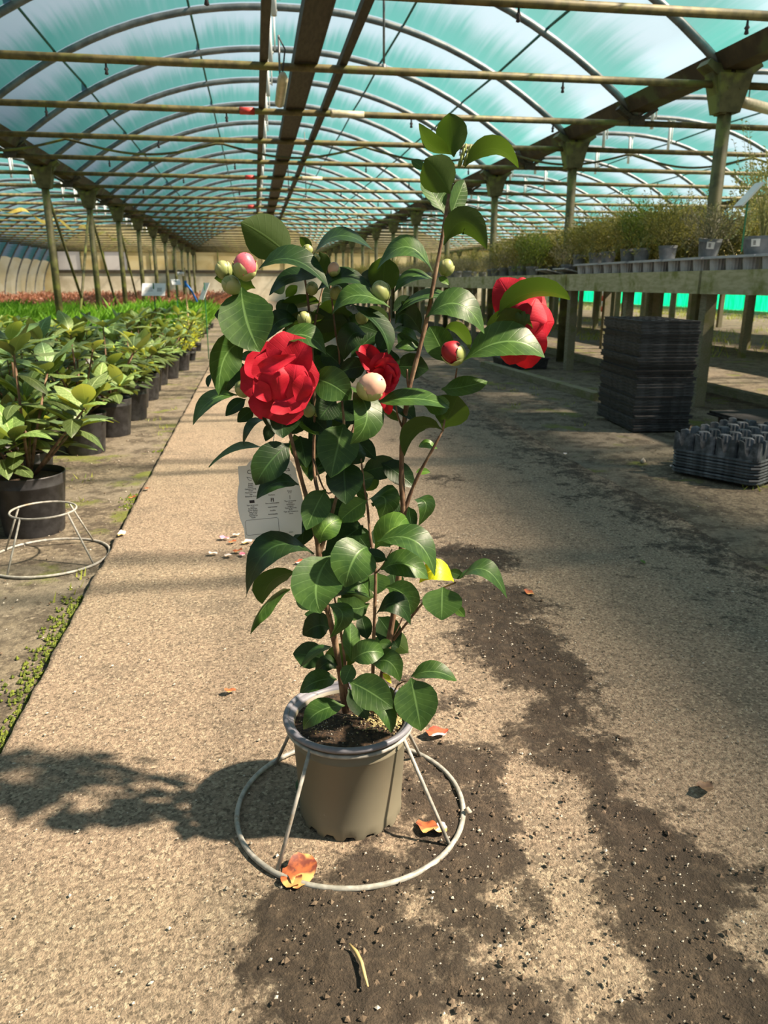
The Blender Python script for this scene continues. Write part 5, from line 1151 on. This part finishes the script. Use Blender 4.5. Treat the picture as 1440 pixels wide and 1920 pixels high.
# pebbles and soil crumbs nobody could count
def soil_at(a, b):
    s = 0
    for p, r, wt in soil_pts:
        d2 = (p.x-a)**2+(p.y-b)**2
        if d2 < 6*r*r: s = max(s, wt*math.exp(-d2/(1.3*r*r)))
    return s
mb = MB(); mc = MB(); k = 0
while k < 6500:
    a, b = rng.uniform(PX0+.03, PX1-.03), .5+2.6*rng.uniform(0, 1)**1.4
    s = soil_at(a, b)
    if rng.uniform() < .16+s*.84:
        k += 1
        if s > .35 and rng.uniform() < .55: grain(mc, (a, b, .007), rng.choice([.0018, .0028, .0042, .0065], p=[.4, .3, .22, .08]), .7)
        else: grain(mb, (a, b, .004+.005*min(1, s)), rng.choice([.0012, .0018, .0026, .0042], p=[.45, .33, .17, .05]), .7)
for k in range(700):
    if k % 2: a, b = rng.uniform(-1.2, PX0-.03), rng.uniform(1.2, 5)
    else: a, b = rng.uniform(PX1+.05, 3.2), rng.uniform(2, 7)
    grain(mb if rng.uniform() < .4 else mc, (a, b, GZ+.006), rng.uniform(.002, .006), .7)
tag(mb.build('pebbles', M['pebble'], floor, False), kind='stuff'); tag(mc.build('soil_crumbs', M['clod'], floor, False), kind='stuff')
# moss along the path's left edge
mb = MB()
for k in range(2600):
    b = rng.uniform(.9, 6); a = PX0-abs(rng.normal(0, .035))-.006
    if fbm(0, b, 2.2, 3, 7) < (.12 if b > 2.3 else -.1): continue
    grain(mb, (a, b, GZ+.004), rng.uniform(.003, .008), 1.1)
M['mossg'] = rough_mat('green_moss', (.05, .075, .01), (.15, .19, .02), 60, .95)
tag(mb.build('moss', M['mossg'], floor, False), kind='stuff')

mb = MB()
for k in range(1000):
    a, b = rng.uniform(5.2, 16.3), rng.uniform(5, 36)
    if fbm(a, b, .5, 3, 4.4) < -.08 and a < 12: continue
    for j in range(14):
        x_, y_ = a+rng.normal(0, .16), b+rng.normal(0, .16); q = rng.uniform(0, 6.28); h_ = rng.uniform(.05, .14); w_ = .008
        mb.add([(x_-w_*math.cos(q), y_-w_*math.sin(q), GZ-.002), (x_+w_*math.cos(q), y_+w_*math.sin(q), GZ-.002), (x_+.05*math.sin(q), y_+.05*math.cos(q), GZ+h_)], [(0, 1, 2)])
tag(mb.build('weeds', M['fol_weed'], floor, False), kind='stuff')
mb = MB()
for k in range(26):
    a, b = (rng.uniform(1.9, 3.1), rng.uniform(2.6, 7.5)) if k % 3 else (rng.uniform(-.9, -.6), rng.uniform(1.6, 6))
    for j in range(9):
        x_, y_ = a+rng.normal(0, .03), b+rng.normal(0, .03); q = rng.uniform(0, 6.28); h_ = rng.uniform(.01, .035); w_ = .004
        mb.add([(x_-w_*math.cos(q), y_-w_*math.sin(q), GZ-.002), (x_+w_*math.cos(q), y_+w_*math.sin(q), GZ-.002), (x_+.02*math.sin(q), y_+.02*math.cos(q), GZ+h_)], [(0, 1, 2)])
tag(mb.build('weeds', M['fol_weed'], floor, False), kind='stuff')
